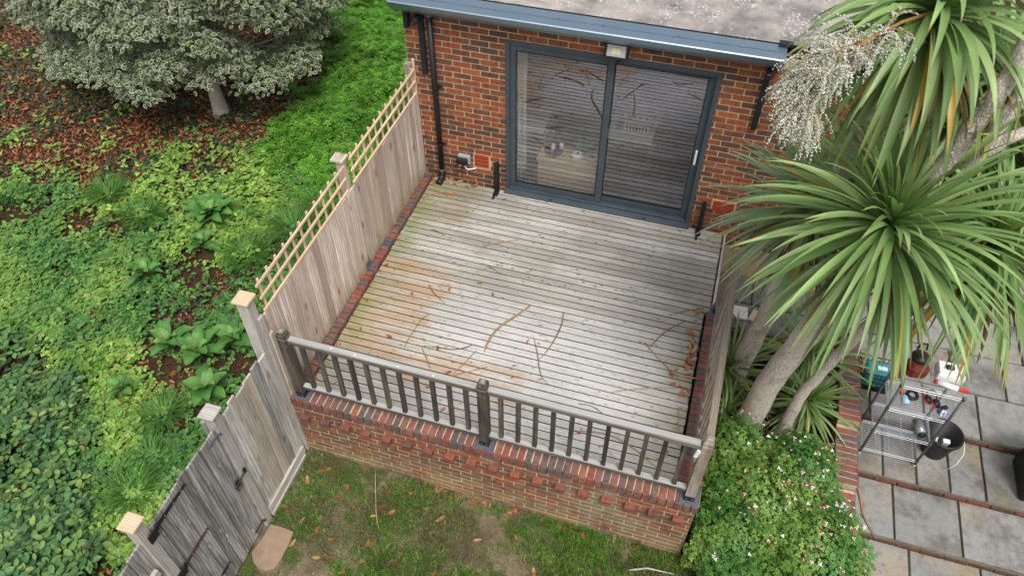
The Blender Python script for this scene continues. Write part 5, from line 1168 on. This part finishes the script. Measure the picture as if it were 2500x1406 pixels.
# ------------------------------------------------------------------ debris lying on deck and lawn
def strapdebris(pts, W, col, z, label, group, name='fallen_strap_leaf'):
    P_ = [Vector((x, y, z)) for x, y in pts]; out = []
    for i in range(len(P_)-1):
        for k in range(4): out.append(P_[i].lerp(P_[i+1], k/4))
    out.append(P_[-1]); m = len(out)
    for _ in range(2): out = [out[0]]+[(out[i-1]+out[i]*2+out[i+1])/4 for i in range(1, m-1)]+[out[-1]]
    W *= .75; b = MB(); n_ = len(out); vs = []; 
    for i, q in enumerate(out):
        s = i/(n_-1); t_ = (out[min(i+1, n_-1)]-out[max(i-1, 0)]).normalized(); sd = Vector((-t_.y, t_.x, 0)); w_ = W*.5*(math.sin(math.pi*min(1, .15+.85*s))**.6)+.001; up = Vector((0, 0, .006+.01*math.sin(s*7)**2))
        vs += [q-sd*w_+up*.4, q+up+Vector((0, 0, .004)), q+sd*w_+up*.4, q+up*.1]
    fs = []
    for i in range(n_-1):
        for k in range(4): fs.append((4*i+k, 4*i+(k+1) % 4, 4*i+4+(k+1) % 4, 4*i+4+k))
    fs += [(3, 2, 1, 0), tuple(4*(n_-1)+k for k in range(4))]
    b.add(vs, fs, col); tag(b.build(name, ML_dry, None, True, True), label, 'leaf', group)
TAN, BRN, GRY = (.40, .26, .13), (.24, .13, .065), (.22, .19, .16)
gA = 'dry strap leaves fallen on the deck'
for pts, W, c, lab in (
    ([(1.99, 1.92), (1.9, 1.75), (1.76, 1.54), (1.71, 1.38), (1.7, 1.22), (1.71, 1.14)], .034, TAN, 'broadest tan strap leaf curving across the middle of the deck'),
    ([(2.37, 1.94), (2.4, 1.79), (2.39, 1.62), (2.36, 1.42), (2.29, 1.21)], .018, (.27, .17, .10), 'brown curved strap leaf beside the broadest tan one'),
    ([(2.16, 1.48), (2.25, 1.3), (2.31, 1.14), (2.38, 1.0), (2.47, .94)], .013, GRY, 'grey thin strap leaf crossing the brown curved one'),
    ([(.79, 1.89), (.88, 1.79), (1.07, 1.67)], .013, BRN, 'short dark strap leaf on the brown stain'),
    ([(.96, 1.48), (.9, 1.39), (.88, 1.21), (.87, 1.01), (.87, .95)], .010, (.33, .22, .10), 'thin hooked strap leaf along the brown stain'),
    ([(1.56, 1.21), (1.48, 1.12), (1.33, 1.07), (1.2, 1.06), (1.06, 1.04)], .014, BRN, 'dark bowed strap leaf between stain and pale boards'),
    ([(1.05, 1.01), (1.17, .87), (1.27, .73)], .012, TAN, 'straight tan strap leaf close behind the front railing'),
    ([(1.62, 1.14), (1.56, .96), (1.49, .79)], .012, (.36, .24, .13), 'tan strap leaf meeting the end of the broadest leaf'),
    ([(1.8, .97), (1.62, .85), (1.47, .74)], .014, TAN, 'long pale strap leaf lying diagonal behind the front railing'),
    ([(1.16, 2.64), (1.29, 2.75), (1.56, 2.9)], .016, (.36, .24, .14), 'tan strap leaf on the grimy boards towards the door'),
    ([(1.27, 2.39), (1.42, 2.35), (1.51, 2.3)], .008, GRY, 'tiny grey twig on the clean boards towards the door'),
    ([(3.68, 2.2), (3.49, 1.98), (3.4, 1.78), (3.36, 1.66)], .010, BRN, 'thin brown strap leaf by the side railing post plate'),
    ([(3.32, 1.76), (3.51, 1.58), (3.72, 1.41)], .012, (.30, .22, .12), 'straight strap leaf pointing to the leaf pile'),
    ([(3.08, 1.02), (3.33, 1.15), (3.75, 1.29)], .010, (.38, .30, .17), 'pale strap leaf ending at the leaf pile'),
    ([(3.86, 2.45), (3.72, 2.38), (3.55, 2.26)], .008, GRY, 'thin grey twig beside the side railing opening'),
    ([(2.82, .8), (2.95, .82), (3.13, .73)], .010, GRY, 'short grey curved twig near the front railing'),
    ([(.48, 2.76), (.58, 2.76), (.69, 2.7)], .008, BRN, 'tiny reddish twig near the fence edging'),
    ([(2.9, .50), (3.2, .55), (3.45, .46), (3.72, .30)], .018, (.36, .25, .13), 'long tan strap leaf seen between the right hand balusters'),
    ([(3.62, 1.42), (3.75, 1.40), (3.95, 1.42)], .022, (.42, .27, .15), 'pale tan strap leaf bridging deck and side coping'),
    ([(3.70, 2.12), (3.84, 1.95), (3.90, 1.80)], .012, TAN, 'tan strap leaf beside the side coping'),
    ([(3.78, 1.05), (3.82, .82), (3.84, .6)], .010, (.42, .32, .16), 'straw coloured strap leaf along the side coping')):
    strapdebris(pts, W, c, .003 if 'bridging' not in lab else .058, lab, gA)
strapdebris([(.16, 3.30), (.28, 3.42), (.36, 3.47)], .018, TAN, .004, 'tan palm stalk lying under the downpipe shoe', gA, 'fallen_stalk')
b = MB(); rnd = random.Random(9)
for i in range(9): v, f, c = strapleaf((.36, 3.46, .012), (1, rnd.uniform(-.45, .45), rnd.uniform(.05, .3)), rnd.uniform(.12, .24), .022, .6, Vector((.42, .22, .10)), (.3, .15, .06), rnd); v[:, 2] = np.maximum(v[:, 2], .004); b.add([tuple(q) for q in v], [tuple(map(int, q)) for q in f], (.42, .23, .11))
tag(b.build('dead_frond', ML_dry, None, color=True), 'orange brown dead frond fanned out under the downpipe', 'leaf')
strapdebris([(.84, -.02), (.94, -.25), (1.07, -.52), (1.17, -.66)], .022, (.45, .32, .18), GZ+.03, 'long straw strap leaf lying on the lawn', None)
strapdebris([(5.75, 1.26), (5.80, 1.05), (5.81, .9), (5.94, .68)], .035, (.40, .25, .13), -.845, 'tan strap leaf lying on the patio step by the stepped wall', None)
b = MB(); b.tube([(3.65, -.31, GZ+.03), (3.82, -.24, GZ+.035), (4.08, -.22, GZ+.03)], [.010, .009, .006], 7); tag(b.build('fallen_stick', M_bark, None, True), 'pale bare stick lying on the lawn near flowering shrub', 'stick')
CL = []
for k in range(5):
    rnd = random.Random(k); V = []; n_ = 6
    for i in range(n_+1):
        s = i/n_; a_ = (s-.5)*(1.6+.5*k*.4); w_ = .5*.42*math.sin(math.pi*min(1, .1+.9*s))**.8
        for u in (-1, 0, 1): V.append((math.sin(a_)*.6+.06*rnd.uniform(-1, 1), u*w_*(.8+.2*math.cos(a_)), .30*(1-math.cos(a_))+.22*abs(u)*w_+.05))
    me = mesh_np('fallen_leaf', np.array(V), np.array([(i*3+j, i*3+j+1, (i+1)*3+j+1, (i+1)*3+j) for i in range(n_) for j in range(2)]), np.tile(np.array([[(.38, .13, .05), (.30, .10, .045), (.44, .18, .08), (.25, .09, .05), (.48, .25, .13)][k]]), (21, 1))); me.materials.append(ML_dry); CL.append(me)
def curled(x, y, z, lab, grp, s=None):
    o = bpy.data.objects.new('fallen_leaf', random.choice(CL)); s = s or random.uniform(.045, .08)
    place(o, None, Matrix.Translation((x, y, z)) @ Matrix.Rotation(random.uniform(0, 6.28), 4, 'Z') @ Matrix.Rotation(random.uniform(-.25, .25), 4, 'X') @ Matrix.Scale(s, 4)); tag(o, lab, 'leaf', grp)
lab, grp = 'small curled brown leaf lying loose on the deck boards', 'curled brown leaves on the deck'
def ondeck(x, y): return 'small curled brown leaf '+('on deck boards near the sliding door' if y > 3 else 'on the brown stained deck boards' if x < 1.25 else 'on deck boards behind the front railing' if y < 1 else 'beside the long strap leaves on the deck')
for x, y in ((1.34, 2.08), (1.04, 1.89), (.32, 1.06), (.66, 1.7), (1.16, 3.56), (1.48, 3.51), (2.36, 3.48), (3.2, 3.56), (2.18, 1.68), (1.22, 1.05), (1.04, 1.11), (1.43, .78), (2.37, .98), (.37, .32), (1.54, .34), (2.09, .92), (.66, 1.05), (2.11, 1.42), (3.53, 2.02), (3.69, 1.51), (1.54, 1.96), (2.9, .47), (1.15, .72), (1.3, .55)): curled(x, y, .002, ondeck(x, y), grp)
lab, grp = 'curled brown leaf in the drift against the side coping', 'brown leaves drifted along the side coping'
for x, y in ((3.79, 2.04), (3.82, 1.92), (3.82, 1.78), (3.82, 1.62), (3.8, 1.51), (3.81, 1.29), (3.83, 1.21), (3.68, 1.38), (3.83, 2.34), (3.76, .45)):
    for k in range(4 if 1.5 < y < 2 else 2): curled(x+random.uniform(-.05, .02), y+random.uniform(-.08, .08), .003+.012*k, lab, grp, random.uniform(.06, .10))
lab, grp = 'curled brown leaf caught along the brick edging by the fence', 'brown leaves along the fence edging'
for i in range(26):
    y = random.choice((random.uniform(3.5, 3.72), random.uniform(.3, 3.7))); curled(.165+random.uniform(-.012, .05), y, .002, lab, grp, random.uniform(.04, .07))
for i in range(14): curled(random.uniform(.17, .75), random.uniform(3.66, 3.75), .003+.01*random.random(), 'curled brown leaf heaped in the corner below the downpipe', 'brown leaves heaped below the downpipe', random.uniform(.05, .08))
def onlawn(x, y): return 'curled orange brown leaf on lawn '+('beside the buff step at the gate' if x < .8 and y < -.6 else 'near the pale fence panel' if x < .7 else 'around the long straw strap leaf' if x < 1.35 else 'on the worn patch beyond the strap leaf')
grp = 'brown leaves on the lawn'
for x, y in ((.29, -.2), (.35, -.16), (.64, -.3), (1.09, -.24), (1.06, -.2), (1.08, -.4), (1.3, -.18), (.8, -.5), (1.2, -.42), (1.44, -.34), (1.53, -.27), (1.04, -.51), (.36, -.77), (.53, -.7), (.56, -.83), (.74, -.87), (.84, -.68), (1.12, -.8), (.38, -1.02), (.78, -1.05), (.67, -1.08), (1.12, -.98), (1.42, -.89), (1.84, -.89), (2.14, -.44), (.98, -1.14), (.62, -.44), (.12, -.68), (2.77, -.6), (3.3, -.44), (.2, -.35), (.45, -.55), (1.7, -.35), (2.5, -.3)): curled(x, y, float(lz(x, y))+.008, onlawn(x, y), grp, random.uniform(.055, .10))
lab, grp = 'curled brown leaf at the foot of the brick wall', 'brown leaves along the wall foot'
for i in range(34): x = random.choice((random.gauss(1.6, .12), random.gauss(2.0, .1), random.gauss(2.4, .12), random.gauss(2.95, .15), random.uniform(.1, 4.0))); y = -.03-abs(random.gauss(0, .025)); curled(x, y, float(lz(x, y))+.008, lab, grp, random.uniform(.05, .085))
for i, x in enumerate((1.05, 1.75, 2.22, 3.0, 3.62)): curled(x, D-.10, 2.500, 'small brown leaf caught on the box gutter', 'leaves caught on the gutter', .035)
